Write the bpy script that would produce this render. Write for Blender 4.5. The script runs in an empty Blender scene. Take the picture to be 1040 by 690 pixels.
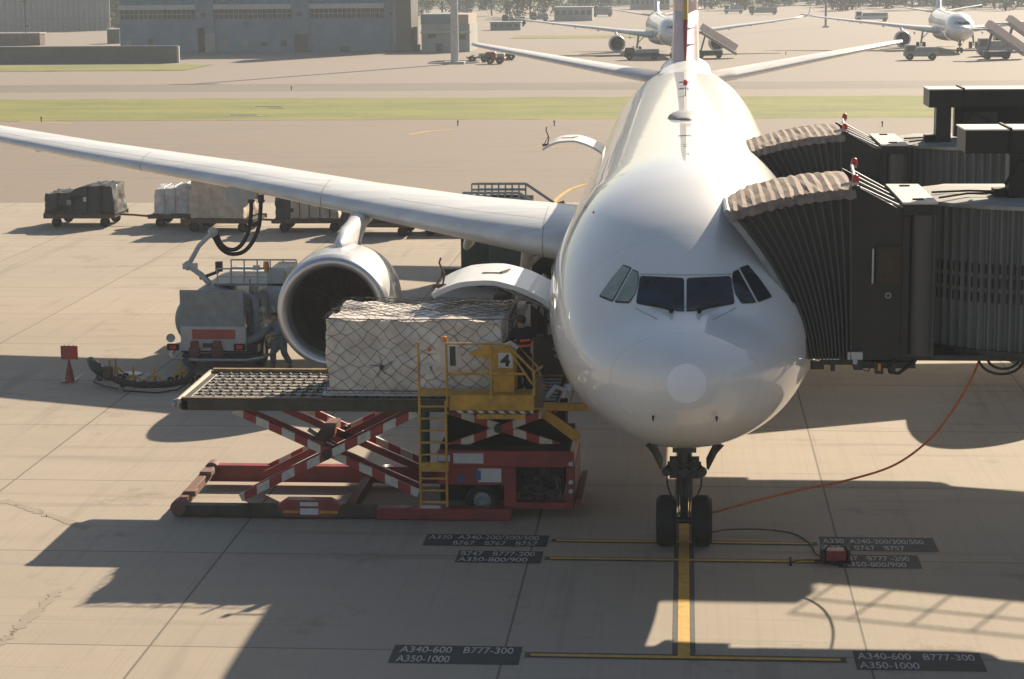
import bpy, bmesh, math, random
from mathutils import Vector, Matrix, noise
from mathutils.bvhtree import BVHTree
random.seed(7)
R = math.radians; PI = math.pi
scn = bpy.context.scene
C = scn.collection
# ------------------------------------------------------------------ camera
CX, CD, CH = -0.0358, 36.0598, 11.635
PITCH, YAW, ROLL, FPX = 0.17300, 0.08200, -0.00949, 2147.49
def basis():
    cy, sy, cp, sp = math.cos(YAW), math.sin(YAW), math.cos(PITCH), math.sin(PITCH)
    f = Vector((-sy*cp, cy*cp, -sp)); rt = Vector((cy, sy, 0)); up = rt.cross(f)
    cr, sr = math.cos(ROLL), math.sin(ROLL)
    return rt*cr+up*sr, up*cr-rt*sr, f
RT, UP, FW = basis()
CAM = Vector((CX, -CD, CH))
def ray(px, py):
    return RT*((px-520)/FPX)+UP*(-(py-345)/FPX)+FW
def at(px, py, Y):                       # survey helper: picture position + known distance -> place in the world
    d = ray(px, py); return CAM+d*((Y-CAM.y)/d.y)
def gr(px, py, z=0.0):
    d = ray(px, py); return CAM+d*((z-CAM.z)/d.z)
cd = bpy.data.cameras.new('camera'); cam = bpy.data.objects.new('camera', cd); C.objects.link(cam)
m3 = Matrix((RT, UP, -FW)).transposed()
cam.matrix_world = Matrix.Translation(CAM) @ m3.to_4x4()
cd.sensor_width = 36; cd.lens = 36*FPX/1040; cd.clip_end = 6000; cd.clip_start = .1
scn.camera = cam
# ------------------------------------------------------------------ light
SUNV = Vector((0.83, 1.65, 1.0)).normalized()
EL = math.asin(SUNV.z); AZ = math.atan2(SUNV.x, SUNV.y)
w = bpy.data.worlds.new("World"); scn.world = w; w.use_nodes = True
nt = w.node_tree; bg = nt.nodes['Background']
sky = nt.nodes.new('ShaderNodeTexSky'); sky.sky_type = 'NISHITA'; sky.sun_disc = False
sky.sun_elevation = EL; sky.sun_rotation = AZ; sky.air_density = 1.0; sky.dust_density = 1.4; sky.ozone_density = 1.0
nt.links.new(sky.outputs[0], bg.inputs[0]); bg.inputs[1].default_value = 0.05
sl = bpy.data.lights.new('sun', 'SUN'); sl.energy = 5.0; sl.angle = R(.55); sl.color = (1.0, .85, .655)
so = bpy.data.objects.new('sun', sl); C.objects.link(so); so.rotation_euler = SUNV.to_track_quat('Z', 'Y').to_euler()
so.location = (0, 0, 60)
vs = scn.view_settings; vs.view_transform = 'Standard'; vs.look = 'None'; vs.exposure = 0.93; vs.gamma = 1; vs.use_curve_mapping = False
scn.render.engine = 'CYCLES'; scn.cycles.volume_bounces = 1; scn.cycles.max_bounces = 6
scn.render.resolution_x = 1024; scn.render.resolution_y = 679
# ------------------------------------------------------------------ materials
MT = {}
def mat(name, col, rough=.6, metal=0, coat=0, var=.12, scale=3.0, bump=0.0, bscale=30, dirt=None, stretch=(1, 1, 1), spec=.5, emit=0):
    if name in MT: return MT[name]
    m = bpy.data.materials.new(name); m.use_nodes = True; n = m.node_tree.nodes; l = m.node_tree.links
    b = n['Principled BSDF']; b.inputs['Roughness'].default_value = rough; b.inputs['Metallic'].default_value = metal
    b.inputs['Coat Weight'].default_value = coat; b.inputs['Coat Roughness'].default_value = .06
    b.inputs['Specular IOR Level'].default_value = spec
    tc = n.new('ShaderNodeTexCoord'); mp = n.new('ShaderNodeMapping'); mp.inputs['Scale'].default_value = stretch
    l.new(tc.outputs['Object'], mp.inputs[0])
    nz = n.new('ShaderNodeTexNoise'); nz.inputs['Scale'].default_value = scale; nz.inputs['Detail'].default_value = 6; nz.inputs['Roughness'].default_value = .62
    l.new(mp.outputs[0], nz.inputs['Vector'])
    cr = n.new('ShaderNodeValToRGB'); e = cr.color_ramp.elements
    lo = dirt if dirt else [c*(1-var*1.6) for c in col]
    e[0].position = .28; e[0].color = (*lo, 1); e[1].position = .72; e[1].color = (*[min(1, c*(1+var*.5)) for c in col], 1)
    l.new(nz.outputs[0], cr.inputs[0]); l.new(cr.outputs[0], b.inputs['Base Color'])
    mr = n.new('ShaderNodeMapRange'); mr.inputs[3].default_value = max(0, rough-.06); mr.inputs[4].default_value = min(1, rough+.1)
    l.new(nz.outputs[0], mr.inputs[0]); l.new(mr.outputs[0], b.inputs['Roughness'])
    if bump:
        n2 = n.new('ShaderNodeTexNoise'); n2.inputs['Scale'].default_value = bscale; n2.inputs['Detail'].default_value = 4
        l.new(mp.outputs[0], n2.inputs['Vector'])
        bp = n.new('ShaderNodeBump'); bp.inputs['Strength'].default_value = bump; bp.inputs['Distance'].default_value = .02
        l.new(n2.outputs[0], bp.inputs['Height']); l.new(bp.outputs[0], b.inputs['Normal'])
    if emit:
        b.inputs['Emission Color'].default_value = (*col, 1); b.inputs['Emission Strength'].default_value = emit
    MT[name] = m; return m
def nd(m, t): return m.node_tree.nodes.new(t)
def math_(m, op, a, b=None, c=None):
    x = nd(m, 'ShaderNodeMath'); x.operation = op
    for i, v in enumerate((a, b, c)):
        if v is None: continue
        if isinstance(v, (int, float)): x.inputs[i].default_value = v
        else: m.node_tree.links.new(v, x.inputs[i])
    return x.outputs[0]
def mix_(m, fac, a, b):
    x = nd(m, 'ShaderNodeMix'); x.data_type = 'RGBA'; l = m.node_tree.links
    if isinstance(fac, (int, float)): x.inputs[0].default_value = fac
    else: l.new(fac, x.inputs[0])
    for i, v in ((6, a), (7, b)):
        if isinstance(v, tuple): x.inputs[i].default_value = (*v, 1)
        else: l.new(v, x.inputs[i])
    return x.outputs[2]
def noise_(m, vec, scale, detail=5, rough=.6, stretch=None):
    if stretch:
        mp = nd(m, 'ShaderNodeMapping'); mp.inputs['Scale'].default_value = stretch; m.node_tree.links.new(vec, mp.inputs[0]); vec = mp.outputs[0]
    z = nd(m, 'ShaderNodeTexNoise'); z.inputs['Scale'].default_value = scale; z.inputs['Detail'].default_value = detail; z.inputs['Roughness'].default_value = rough
    m.node_tree.links.new(vec, z.inputs['Vector']); return z.outputs[0]
def ramp_(m, fac, p0, p1, v0=0.0, v1=1.0):
    x = nd(m, 'ShaderNodeMapRange'); x.inputs[1].default_value = p0; x.inputs[2].default_value = p1
    x.inputs[3].default_value = v0; x.inputs[4].default_value = v1; m.node_tree.links.new(fac, x.inputs[0]); return x.outputs[0]
def concrete(name, base, dark, joints=True, streak=.5, jx=6.25, jy=6.03):
    m = bpy.data.materials.new(name); m.use_nodes = True; l = m.node_tree.links; b = m.node_tree.nodes['Principled BSDF']
    b.inputs['Roughness'].default_value = .82; b.inputs['Specular IOR Level'].default_value = .3
    tc = nd(m, 'ShaderNodeTexCoord'); v = tc.outputs['Object']
    sp = nd(m, 'ShaderNodeSeparateXYZ'); l.new(v, sp.inputs[0])
    n1 = noise_(m, v, .05, 6, .6); n2 = noise_(m, v, .7, 8, .7); n3 = noise_(m, v, .22, 5, .6, (.25, 3.5, 1)); n4 = noise_(m, v, 14, 3, .6)
    f = math_(m, 'ADD', math_(m, 'MULTIPLY', n1, .5), math_(m, 'MULTIPLY', n2, .3))
    f = math_(m, 'ADD', f, math_(m, 'MULTIPLY', n3, streak*.4))
    f = ramp_(m, f, .35, .65)
    col = mix_(m, f, dark, base)
    # brushed finish: fine streaks that run across the slabs
    br = noise_(m, v, 1.0, 5, .7, (14.0, .10, 1)); col = mix_(m, ramp_(m, br, .50, .72, 0, .34), col, tuple(c*.55 for c in base))
    sp2 = ramp_(m, n4, .66, .74, 0, .12); col = mix_(m, sp2, col, tuple(c*.5 for c in base))
    if joints:
        # each slab has its own slight tone
        fx = math_(m, 'FLOOR', math_(m, 'DIVIDE', math_(m, 'ADD', sp.outputs[0], 9.351+625), jx))
        fy = math_(m, 'FLOOR', math_(m, 'DIVIDE', math_(m, 'ADD', sp.outputs[1], -17.058+603), jy))
        cb = nd(m, 'ShaderNodeCombineXYZ'); l.new(fx, cb.inputs[0]); l.new(fy, cb.inputs[1])
        wn = nd(m, 'ShaderNodeTexWhiteNoise'); l.new(cb.outputs[0], wn.inputs[0])
        col = mix_(m, ramp_(m, wn.outputs[0], 0, 1, 0, .30), col, tuple(c*.62 for c in base))
        def line(o, ofs, per, wd):
            t = math_(m, 'FRACT', math_(m, 'DIVIDE', math_(m, 'ADD', o, ofs), per))
            t = math_(m, 'ABSOLUTE', math_(m, 'SUBTRACT', t, .5))
            return math_(m, 'GREATER_THAN', t, .5-wd/per)
        ln = math_(m, 'MAXIMUM', line(sp.outputs[0], 9.351+625, jx, .022), line(sp.outputs[1], -17.058+603, jy, .022))
        col = mix_(m, math_(m, 'MULTIPLY', ln, .75), col, tuple(c*.22 for c in base))
        # oil drips and rubber
        o = noise_(m, v, .35, 7, .75); col = mix_(m, ramp_(m, o, .57, .68, 0, .50), col, tuple(c*.35 for c in base))
        tm = noise_(m, v, 1.0, 4, .6, (.09, 1.4, 1)); col = mix_(m, ramp_(m, tm, .57, .68, 0, .34), col, tuple(c*.40 for c in base))
        t2 = noise_(m, v, 1.0, 3, .6, (1.1, .07, 1)); col = mix_(m, ramp_(m, t2, .60, .70, 0, .30), col, tuple(c*.42 for c in base))
    l.new(col, b.inputs['Base Color'])
    bp = nd(m, 'ShaderNodeBump'); bp.inputs['Strength'].default_value = .25; bp.inputs['Distance'].default_value = .01
    l.new(n4, bp.inputs['Height']); l.new(bp.outputs[0], b.inputs['Normal'])
    MT[name] = m; return m
def stripes(name, c1, c2, axis, per, slant=0.0, rough=.5, duty=.5, coords='Object'):
    m = bpy.data.materials.new(name); m.use_nodes = True; l = m.node_tree.links; b = m.node_tree.nodes['Principled BSDF']
    b.inputs['Roughness'].default_value = rough
    tc = nd(m, 'ShaderNodeTexCoord'); sp = nd(m, 'ShaderNodeSeparateXYZ'); l.new(tc.outputs[coords], sp.inputs[0])
    a = sp.outputs[axis]; z = sp.outputs[2]
    if slant: a = math_(m, 'ADD', a, math_(m, 'MULTIPLY', z, slant))
    t = math_(m, 'GREATER_THAN', math_(m, 'FRACT', math_(m, 'DIVIDE', math_(m, 'ADD', a, 100), per)), duty)
    n = noise_(m, tc.outputs['Object'], 6, 6, .7)
    col = mix_(m, t, c1, c2); col = mix_(m, ramp_(m, n, .45, .8, 0, .45), col, (.06, .05, .04))
    l.new(col, b.inputs['Base Color']); MT[name] = m; return m

def fus_paint():
    m = bpy.data.materials.new('airliner_white'); m.use_nodes = True; l = m.node_tree.links; b = m.node_tree.nodes['Principled BSDF']
    b.inputs['Roughness'].default_value = .42; b.inputs['Coat Weight'].default_value = .85; b.inputs['Coat Roughness'].default_value = .03
    tc = nd(m, 'ShaderNodeTexCoord'); v = tc.outputs['Object']; sp = nd(m, 'ShaderNodeSeparateXYZ'); l.new(v, sp.inputs[0])
    n = noise_(m, v, .6, 6, .65, (2, .4, 1)); n2 = noise_(m, v, 5, 5, .7, (1, .3, 1))
    col = mix_(m, ramp_(m, n, .35, .75, 0, .35), (.76, .76, .75), (.63, .63, .61))
    col = mix_(m, ramp_(m, n2, .58, .8, 0, .25), col, (.42, .40, .36))
    y = sp.outputs[1]
    t = math_(m, 'ABSOLUTE', math_(m, 'SUBTRACT', math_(m, 'FRACT', math_(m, 'DIVIDE', math_(m, 'ADD', y, 100.45), 2.65)), .5))
    ln = math_(m, 'GREATER_THAN', t, .4975)
    col = mix_(m, math_(m, 'MULTIPLY', ln, .30), col, (.25, .25, .25))
    st = noise_(m, v, 1.0, 5, .7, (5, 5, .5)); lowz = ramp_(m, sp.outputs[2], 4.2, 2.2, 0, 1)
    col = mix_(m, math_(m, 'MULTIPLY', math_(m, 'MULTIPLY', ramp_(m, st, .45, .7, 0, 1), lowz), .45), col, (.36, .32, .27))
    rv = math_(m, 'GREATER_THAN', math_(m, 'ABSOLUTE', math_(m, 'SUBTRACT', math_(m, 'FRACT', math_(m, 'DIVIDE', math_(m, 'ADD', y, 100.18), .53)), .5)), .492)
    col = mix_(m, math_(m, 'MULTIPLY', rv, .10), col, (.25, .25, .25))
    ge = nd(m, 'ShaderNodeNewGeometry')
    l.new(col, b.inputs['Base Color'])
    bp = nd(m, 'ShaderNodeBump'); bp.inputs['Strength'].default_value = .10; bp.inputs['Distance'].default_value = .02
    n3 = noise_(m, v, .9, 3, .5); l.new(n3, bp.inputs['Height']); l.new(bp.outputs[0], b.inputs['Normal']); l.new(bp.outputs[0], b.inputs['Coat Normal'])
    MT['airliner_white'] = m; return m

WHITE = fus_paint()
mat('wing_paint', (.72, .73, .72), .42, 0, .25, .14, 1.2, stretch=(.3, 2, 1))
mat('bare_metal', (.66, .66, .66), .34, .8, 0, .08, 2)
mat('white_part', (.72, .71, .68), .45, 0, .3, .1, 3)
mat('glass_dark', (.008, .030, .048), .12, 0, 0.15, .7, 2.2, dirt=(.004, .006, .010), spec=.35)
mat('glass_reflection_tint', (.30, .36, .29), .08, 0, 1.0, .3, 2, spec=.7)  # pale green reflection on the left side panes, put into the base colour
mat('rubber', (.018, .018, .018), .75, 0, 0, .3, 8, bump=.2)
mat('dark_metal', (.05, .052, .05), .5, .4, 0, .3, 6, bump=.1)
mat('steel', (.35, .35, .34), .4, .8, 0, .2, 6)
mat('dark_steel', (.10, .10, .10), .45, .6, 0, .3, 6)
mat('black_hole', (.010, .010, .010), .9)
mat('grey_paint', (.27, .29, .29), .5, 0, .1, .2, 3, bump=.05)
mat('light_grey', (.50, .50, .48), .5, 0, .1, .15, 3)
mat('red_paint', (.33, .035, .035), .45, 0, .2, .3, 2.5, dirt=(.14, .03, .025), bump=.06)
mat('dull_red', (.22, .06, .045), .65, 0, 0, .35, 3, dirt=(.08, .045, .035))
mat('bright_red', (.60, .035, .03), .4, 0, .2, .15, 4)
mat('yellow_paint', (.62, .33, .03), .5, 0, .1, .25, 3, dirt=(.30, .17, .03))
mat('deck_tan', (.34, .30, .24), .65, .1, 0, .3, 4, dirt=(.20, .17, .14))
mat('worn_yellow', (.30, .20, .07), .7, 0, 0, .35, 3, dirt=(.13, .10, .06))
mat('olive_frame', (.075, .068, .045), .6, .2, 0, .35, 3)
mat('green_dark', (.028, .06, .045), .6, 0, 0, .3, 4)
mat('rust', (.17, .11, .08), .8, .1, 0, .35, 4, bump=.1)
mat('rust_red', (.20, .085, .06), .75, .1, 0, .4, 5, dirt=(.14, .10, .08), bump=.1)
mat('line_yellow', (.66, .38, .05), .75, 0, 0, .25, 5, dirt=(.42, .25, .06))
mat('line_white', (.55, .53, .48), .75, 0, 0, .3, 6, dirt=(.30, .28, .25))
mat('marking_black', (.035, .037, .035), .8, 0, 0, .25, 3, dirt=(.055, .055, .05))
mat('line_edge', (.045, .045, .042), .8, 0, 0, .3, 3, dirt=(.09, .085, .075))
mat('column_grey', (.085, .08, .078), .5, .1, 0, .25, 2, stretch=(1, 1, .2))
mat('rib_grey', (.085, .085, .085), .6)
mat('canopy_fabric', (.032, .034, .036), .7, 0, 0, .15, 2)
mat('canopy_tan', (.30, .23, .175), .85, 0, 0, .3, 4, dirt=(.13, .10, .08), bump=.4, bscale=14)
mat('bridge_dark', (.020, .020, .019), .55, .1, 0, .3, 2, bump=.05)
mat('bridge_green', (.135, .148, .140), .55, .1, 0, .2, 2, stretch=(1, 1, .2))
mat('roof_white', (.60, .58, .52), .6, 0, 0, .2, 2, dirt=(.40, .37, .32))
mat('roof_dirty', (.36, .35, .32), .7, 0, 0, .3, 1.5, dirt=(.18, .17, .15))
mat('orange_cable', (.55, .12, .03), .55, 0, 0, .2, 8)
mat('plastic_wrap', (.62, .58, .55), .3, 0, .6, .25, 4, bump=.7, bscale=9)
mat('cardboard', (.60, .49, .38), .75, 0, 0, .25, 2.5, bump=.3, bscale=8)
mat('guard_grey', (.19, .17, .15), .7, 0, 0, .25, 2)
mat('tarpaulin', (.022, .026, .025), .45, 0, .15, .3, 5, bump=.6, bscale=6)
mat('net', (.065, .06, .055), .8)
mat('skin', (.36, .22, .15), .55)
mat('hair', (.015, .013, .012), .6)
mat('navy_cloth', (.018, .020, .028), .85, 0, 0, .3, 10, bump=.4)
mat('grey_cloth', (.20, .24, .26), .85, 0, 0, .3, 10, bump=.4)
mat('orange_tape', (.90, .13, .04), .5)
mat('amber', (.75, .25, .02), .3, 0, .5)
mat('brick_grey', (.21, .25, .28), .8, 0, 0, .15, .4)
mat('wall_blue', (.20, .27, .32), .75, 0, 0, .15, .35, dirt=(.15, .20, .235))
mat('wall_pale', (.38, .36, .32), .8, 0, 0, .15, .35)
mat('window_dark', (.045, .055, .055), .3, 0, .3, .3, .8)
mat('fin_pink', (.80, .60, .54), .4, 0, .6, .08, 2)
mat('fin_maroon', (.32, .02, .022), .4, 0, .6, .1, 2)
mat('fin_yellow', (.70, .42, .03), .4, 0, .6, .1, 2)
mat('bark', (.08, .06, .045), .9)
mat('leaf', (.055, .075, .035), .7, 0, 0, .4, .5)
mat('leaf_pale', (.085, .105, .05), .7, 0, 0, .4, .5)
mat('paper', (.62, .62, .60), .6)
mat('ink', (.03, .03, .03), .6)
mat('blue_sticker', (.05, .12, .30), .5)
mat('window_brown', (.022, .012, .009), .25, 0, .1, .3, .8, spec=.3)
mat('interior_tan', (.20, .11, .07), .6, 0, .3)
STRIPE = stripes('red_white_stripe', (.36, .035, .035), (.62, .58, .50), 0, .56, 0)
HAZARD = stripes('hazard_stripe', (.05, .045, .03), (.60, .55, .42), 0, .22, 1.0)
M = MT
# ------------------------------------------------------------------ helpers
OFF = {}
class MB:
    def __init__(s): s.bm = bmesh.new()
    def verts(s, pts): return [s.bm.verts.new(p) for p in pts]
    def face(s, pts):
        try: return s.bm.faces.new(s.verts(pts))
        except ValueError: return None
    def box(s, x0, x1, y0, y1, z0, z1):
        v = s.verts([(x, y, z) for z in (z0, z1) for x, y in ((x0, y0), (x1, y0), (x1, y1), (x0, y1))])
        for f in ((3, 2, 1, 0), (4, 5, 6, 7), (0, 1, 5, 4), (1, 2, 6, 5), (2, 3, 7, 6), (3, 0, 4, 7)): s.bm.faces.new([v[i] for i in f])
        return s
    def beam(s, p, q, wd, h, up=(0, 0, 1)):
        p, q = Vector(p), Vector(q); d = (q-p).normalized(); u = Vector(up)
        if abs(d.dot(u)) > .98: u = Vector((0, 1, 0))
        r = d.cross(u).normalized()*wd/2; u = r.cross(d).normalized()*h/2
        v = s.verts([p-r-u, p+r-u, p+r+u, p-r+u, q-r-u, q+r-u, q+r+u, q-r+u])
        for f in ((0, 1, 2, 3), (7, 6, 5, 4), (0, 4, 5, 1), (1, 5, 6, 2), (2, 6, 7, 3), (3, 7, 4, 0)): s.bm.faces.new([v[i] for i in f])
        return s
    def tube(s, pts, r, n=8, cap=True):
        pts = [Vector(p) for p in pts]; rs = r if isinstance(r, (list, tuple)) else [r]*len(pts); rings = []
        last = None
        for i, p in enumerate(pts):
            d = (pts[min(i+1, len(pts)-1)]-pts[max(i-1, 0)]).normalized()
            if last is None:
                a = Vector((0, 0, 1)) if abs(d.z) < .9 else Vector((1, 0, 0)); a = (a-d*a.dot(d)).normalized()
            else: a = (last-d*last.dot(d)).normalized()
            last = a; b = d.cross(a)
            rings.append(s.verts([p+(a*math.cos(t)+b*math.sin(t))*rs[i] for t in [2*PI*k/n for k in range(n)]]))
        for a, b in zip(rings, rings[1:]):
            for k in range(n): s.bm.faces.new((a[k], b[k], b[(k+1) % n], a[(k+1) % n]))
        if cap: s.bm.faces.new(rings[0]); s.bm.faces.new(rings[-1][::-1])
        return s
    def cyl(s, p, q, r, n=20, r2=None): return s.tube([p, q], [r, r if r2 is None else r2], n)
    def lathe(s, prof, c, axis='y', n=40, closed=False):           # prof: (along, radius)
        c = Vector(c); rings = []
        for a, r in prof:
            ring = []
            for k in range(n):
                t = 2*PI*k/n; u, v = r*math.cos(t), r*math.sin(t)
                ring.append(c+Vector({'y': (u, a, v), 'z': (u, v, a), 'x': (a, u, v)}[axis]))
            rings.append(s.verts(ring))
        prs = list(zip(rings, rings[1:]))+([(rings[-1], rings[0])] if closed else [])
        for a, b in prs:
            for k in range(n): s.bm.faces.new((a[k], b[k], b[(k+1) % n], a[(k+1) % n]))
        return s
    def loft(s, rings, cap=True, close=True):
        vs = [s.verts(r) for r in rings]; n = len(vs[0])
        for a, b in zip(vs, vs[1:]):
            for k in range(n if close else n-1): s.bm.faces.new((a[k], b[k], b[(k+1) % n], a[(k+1) % n]))
        if cap: s.bm.faces.new(vs[0][::-1]); s.bm.faces.new(vs[-1])
        return s
    def prism(s, poly, vec):
        vec = Vector(vec); a = s.verts(poly); b = s.verts([Vector(p)+vec for p in poly]); n = len(a)
        s.bm.faces.new(a); s.bm.faces.new(b[::-1])
        for k in range(n): s.bm.faces.new((a[k], b[k], b[(k+1) % n], a[(k+1) % n]))
        return s
    def ball(s, c, r, sc=(1, 1, 1), n=12):
        g = bmesh.ops.create_uvsphere(s.bm, u_segments=n, v_segments=max(6, n//2+1), radius=r)
        for v in g['verts']: v.co = Vector((v.co.x*sc[0], v.co.y*sc[1], v.co.z*sc[2]))+Vector(c)
        return s
    def build(s, name, m, parent=None, smooth=False, bevel=0, off=None):
        bmesh.ops.recalc_face_normals(s.bm, faces=s.bm.faces)
        if bevel:
            es = [e for e in s.bm.edges if len(e.link_faces) == 2 and e.calc_face_angle(0) > .6]
            bmesh.ops.bevel(s.bm, geom=es, offset=bevel, segments=1, affect='EDGES', clamp_overlap=True)
        if off is None and parent is not None: off = OFF.get(parent.name)
        if off is not None:
            for v in s.bm.verts: v.co -= Vector(off)
        me = bpy.data.meshes.new(name); s.bm.to_mesh(me); s.bm.free()
        for mm in (m if isinstance(m, list) else [m]): me.materials.append(M[mm] if isinstance(mm, str) else mm)
        if smooth:
            me.shade_smooth()
            if smooth != 'all': me.set_sharp_from_angle(angle=R(38))
        o = bpy.data.objects.new(name, me); C.objects.link(o)
        if parent is not None:
            o.parent = parent
            if parent.name in OFF: OFF[o.name] = OFF[parent.name]
        return o
def tag(o, label=None, cat=None, group=None, kind=None):
    if label: o['label'] = label
    if cat: o['category'] = cat
    if group: o['group'] = group
    if kind: o['kind'] = kind
    return o
def thing(name, label, cat, loc=(0, 0, 0), rz=0, group=None, world=True):
    o = bpy.data.objects.new(name, None); C.objects.link(o); o.location = loc; o.rotation_euler = (0, 0, rz); o.empty_display_size = .3
    if world: OFF[o.name] = tuple(loc)
    return tag(o, label, cat, group)
def kids(o): return [c for c in bpy.data.objects if c.parent == o]
def copy_tree(o, parent=None, skip=()):
    c = o.copy(); C.objects.link(c)
    if parent is not None: c.parent = parent
    for ch in kids(o):
        if ch.name.split('.')[0] in skip: continue
        copy_tree(ch, c, skip)
    return c
def solo(mb, name, m, label, cat, loc, group=None, **k):           # a thing that is one mesh, origin at its base
    o = mb.build(name, m, off=loc, **k); o.location = loc; return tag(o, label, cat, group)
def pchip(tab, t):
    if t <= tab[0][0]: return tab[0][1]
    for i in range(len(tab)-1):
        x0, y0 = tab[i][:2]; x1, y1 = tab[i+1][:2]
        if t <= x1:
            h = x1-x0; d = (y1-y0)/h
            dl = (y0-tab[i-1][1])/(x0-tab[i-1][0]) if i > 0 else d*1.0
            dr = (tab[i+2][1]-y1)/(tab[i+2][0]-x1) if i+2 < len(tab) else d
            m0 = 0 if dl*d <= 0 else 2*dl*d/(dl+d); m1 = 0 if dr*d <= 0 else 2*dr*d/(dr+d)
            if i == 0: m0 = d*1.6
            s = (t-x0)/h
            return (2*s**3-3*s*s+1)*y0+(s**3-2*s*s+s)*h*m0+(-2*s**3+3*s*s)*y1+(s**3-s*s)*h*m1
    return tab[-1][1]
def text_mb(txt, size, xf, extrude=0, sx=1.0, bold=0):
    cu = bpy.data.curves.new('lettering', 'FONT'); cu.body = txt; cu.size = size; cu.extrude = extrude; cu.align_x = 'LEFT'; cu.align_y = 'BOTTOM_BASELINE'; cu.offset = bold
    o = bpy.data.objects.new('lettering', cu); C.objects.link(o)
    dg = bpy.context.evaluated_depsgraph_get(); me = bpy.data.meshes.new_from_object(o.evaluated_get(dg))
    bpy.data.objects.remove(o); bpy.data.curves.remove(cu)
    b = MB(); b.bm.from_mesh(me); bpy.data.meshes.remove(me)
    for v in b.bm.verts: v.co = xf(v.co.x*sx, v.co.y)
    return b
def sheet(name, pts, z, m, parent=None, kind='structure'):
    b = MB(); b.face([(x, y, z) for x, y in pts]); o = b.build(name, m, parent)
    if parent is None: o['kind'] = kind
    return o
def rect(x0, x1, y0, y1): return [(x0, y0), (x1, y0), (x1, y1), (x0, y1)]
# ------------------------------------------------------------------ ground
concrete('apron_concrete', (.43, .366, .290), (.33, .284, .225))
concrete('taxi_concrete', (.235, .193, .155), (.155, .130, .105), joints=False, streak=1.3)
concrete('far_concrete', (.255, .215, .18), (.195, .168, .14), joints=False, streak=1.5)
concrete('asphalt', (.19, .165, .135), (.14, .12, .10), joints=False, streak=1.0)
def grass_mat():
    m = bpy.data.materials.new('grass_field'); m.use_nodes = True; l = m.node_tree.links; b = m.node_tree.nodes['Principled BSDF']
    b.inputs['Roughness'].default_value = .9; tc = nd(m, 'ShaderNodeTexCoord'); v = tc.outputs['Object']
    a = noise_(m, v, .06, 8, .7, (1, 3, 1)); c = noise_(m, v, 1.5, 6, .75)
    col = mix_(m, ramp_(m, a, .40, .62), (.185, .185, .018), (.105, .13, .012)); col = mix_(m, ramp_(m, c, .5, .75, 0, .55), col, (.30, .24, .08))
    l.new(col, b.inputs['Base Color']); MT['grass_field'] = m; return m
grass_mat(); mat('far_slab', (.26, .22, .14), .9)
g = sheet('ground', rect(-1500, 1500, 205, 1500), -.012, 'far_concrete')
apron = sheet('apron', rect(-300, 300, -120, 70.6), 0, 'apron_concrete')
sheet('taxiway', rect(-300, 300, 70.6, 131), 0, 'taxi_concrete')
sheet('taxiway', rect(-300, 300, 160, 205), 0, 'far_concrete')
sheet('runway', rect(-300, 300, 172, 186), .004, 'asphalt')
# grass: displaced sheets with tufted edge
def grass(name, x0, x1, y0, y1, z, label, blades=0, nx=160, ny=12):
    blades = 0
    b = MB(); gv = [[b.bm.verts.new((x0+(x1-x0)*i/nx, y0+(y1-y0)*j/ny+(.35*noise.noise((i*.9, j, 1)) if j in (0, ny) else 0), z+.05*noise.noise((i*.7, j*.8, 3)))) for j in range(ny+1)] for i in range(nx+1)]
    for i in range(nx):
        for j in range(ny): b.bm.faces.new((gv[i][j], gv[i+1][j], gv[i+1][j+1], gv[i][j+1]))
    for k in range(blades):
        x, y = random.uniform(x0, x1), random.uniform(y0, y1); h = random.uniform(.05, .22); a = random.uniform(0, PI); dx, dy = .25*math.cos(a), .25*math.sin(a)
        b.face([(x-dx, y-dy, z), (x+dx, y+dy, z), (x+dx*.5+random.uniform(-.1, .1), y, z+h)])
    o = b.build(name, 'grass_field'); tag(o, label, 'grass', kind='stuff'); return o
grass('grass', -120, 110, 131, 160, .03, 'long strip of yellow green grass between the taxiways', 14000)
grass('grass', -150, -60.5, 218, 234, .03, 'small grass patch in front of the long dark wall', 3000, 60, 6)
grass('grass', -30, -3, 330, 345, .03, 'far thin patch of grass beyond the tail wing', 800, 30, 4)
grass('grass', -260, -128, 440, 520, .03, 'far pale grass field at the top left corner', 1500, 40, 6)
# a few weathered streaks, seams and painted lines on the ground (parts of the ground they lie on)
def strip(par, name, pts, wd, m, z=.006):
    b = MB(); n = len(pts)
    for i in range(n-1):
        p, q = Vector((*pts[i], 0)), Vector((*pts[i+1], 0)); d = (q-p).normalized(); r = Vector((-d.y, d.x, 0))*wd/2
        e = d*(wd*.0)
        b.face([(p-r-e)+Vector((0, 0, z)), (q-r+e)+Vector((0, 0, z)), (q+r+e)+Vector((0, 0, z)), (p+r-e)+Vector((0, 0, z))])
    return b.build(name, m, par)
P2 = lambda px, py: tuple(gr(px, py))[:2]
strip(apron, 'lead_in_line', [(0.0, -1.2), (0.0, 70)], .21, 'line_yellow', .010)
strip(apron, 'lead_in_line_border', [(0.0, -1.32), (0.0, 70)], .40, 'line_edge', .005)
for (x0, x1, y) in ((-2.63, 2.62, 6.22), (-2.68, 2.58, 4.88), (-2.63, 2.66, -1.2)):
    strip(apron, 'stop_line_border', [(x0-.1, y), (x1+.1, y)], .26, 'line_edge', .007)
    strip(apron, 'stop_line', [(x0, y), (x1, y)], .13, 'line_yellow', .013)
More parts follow.
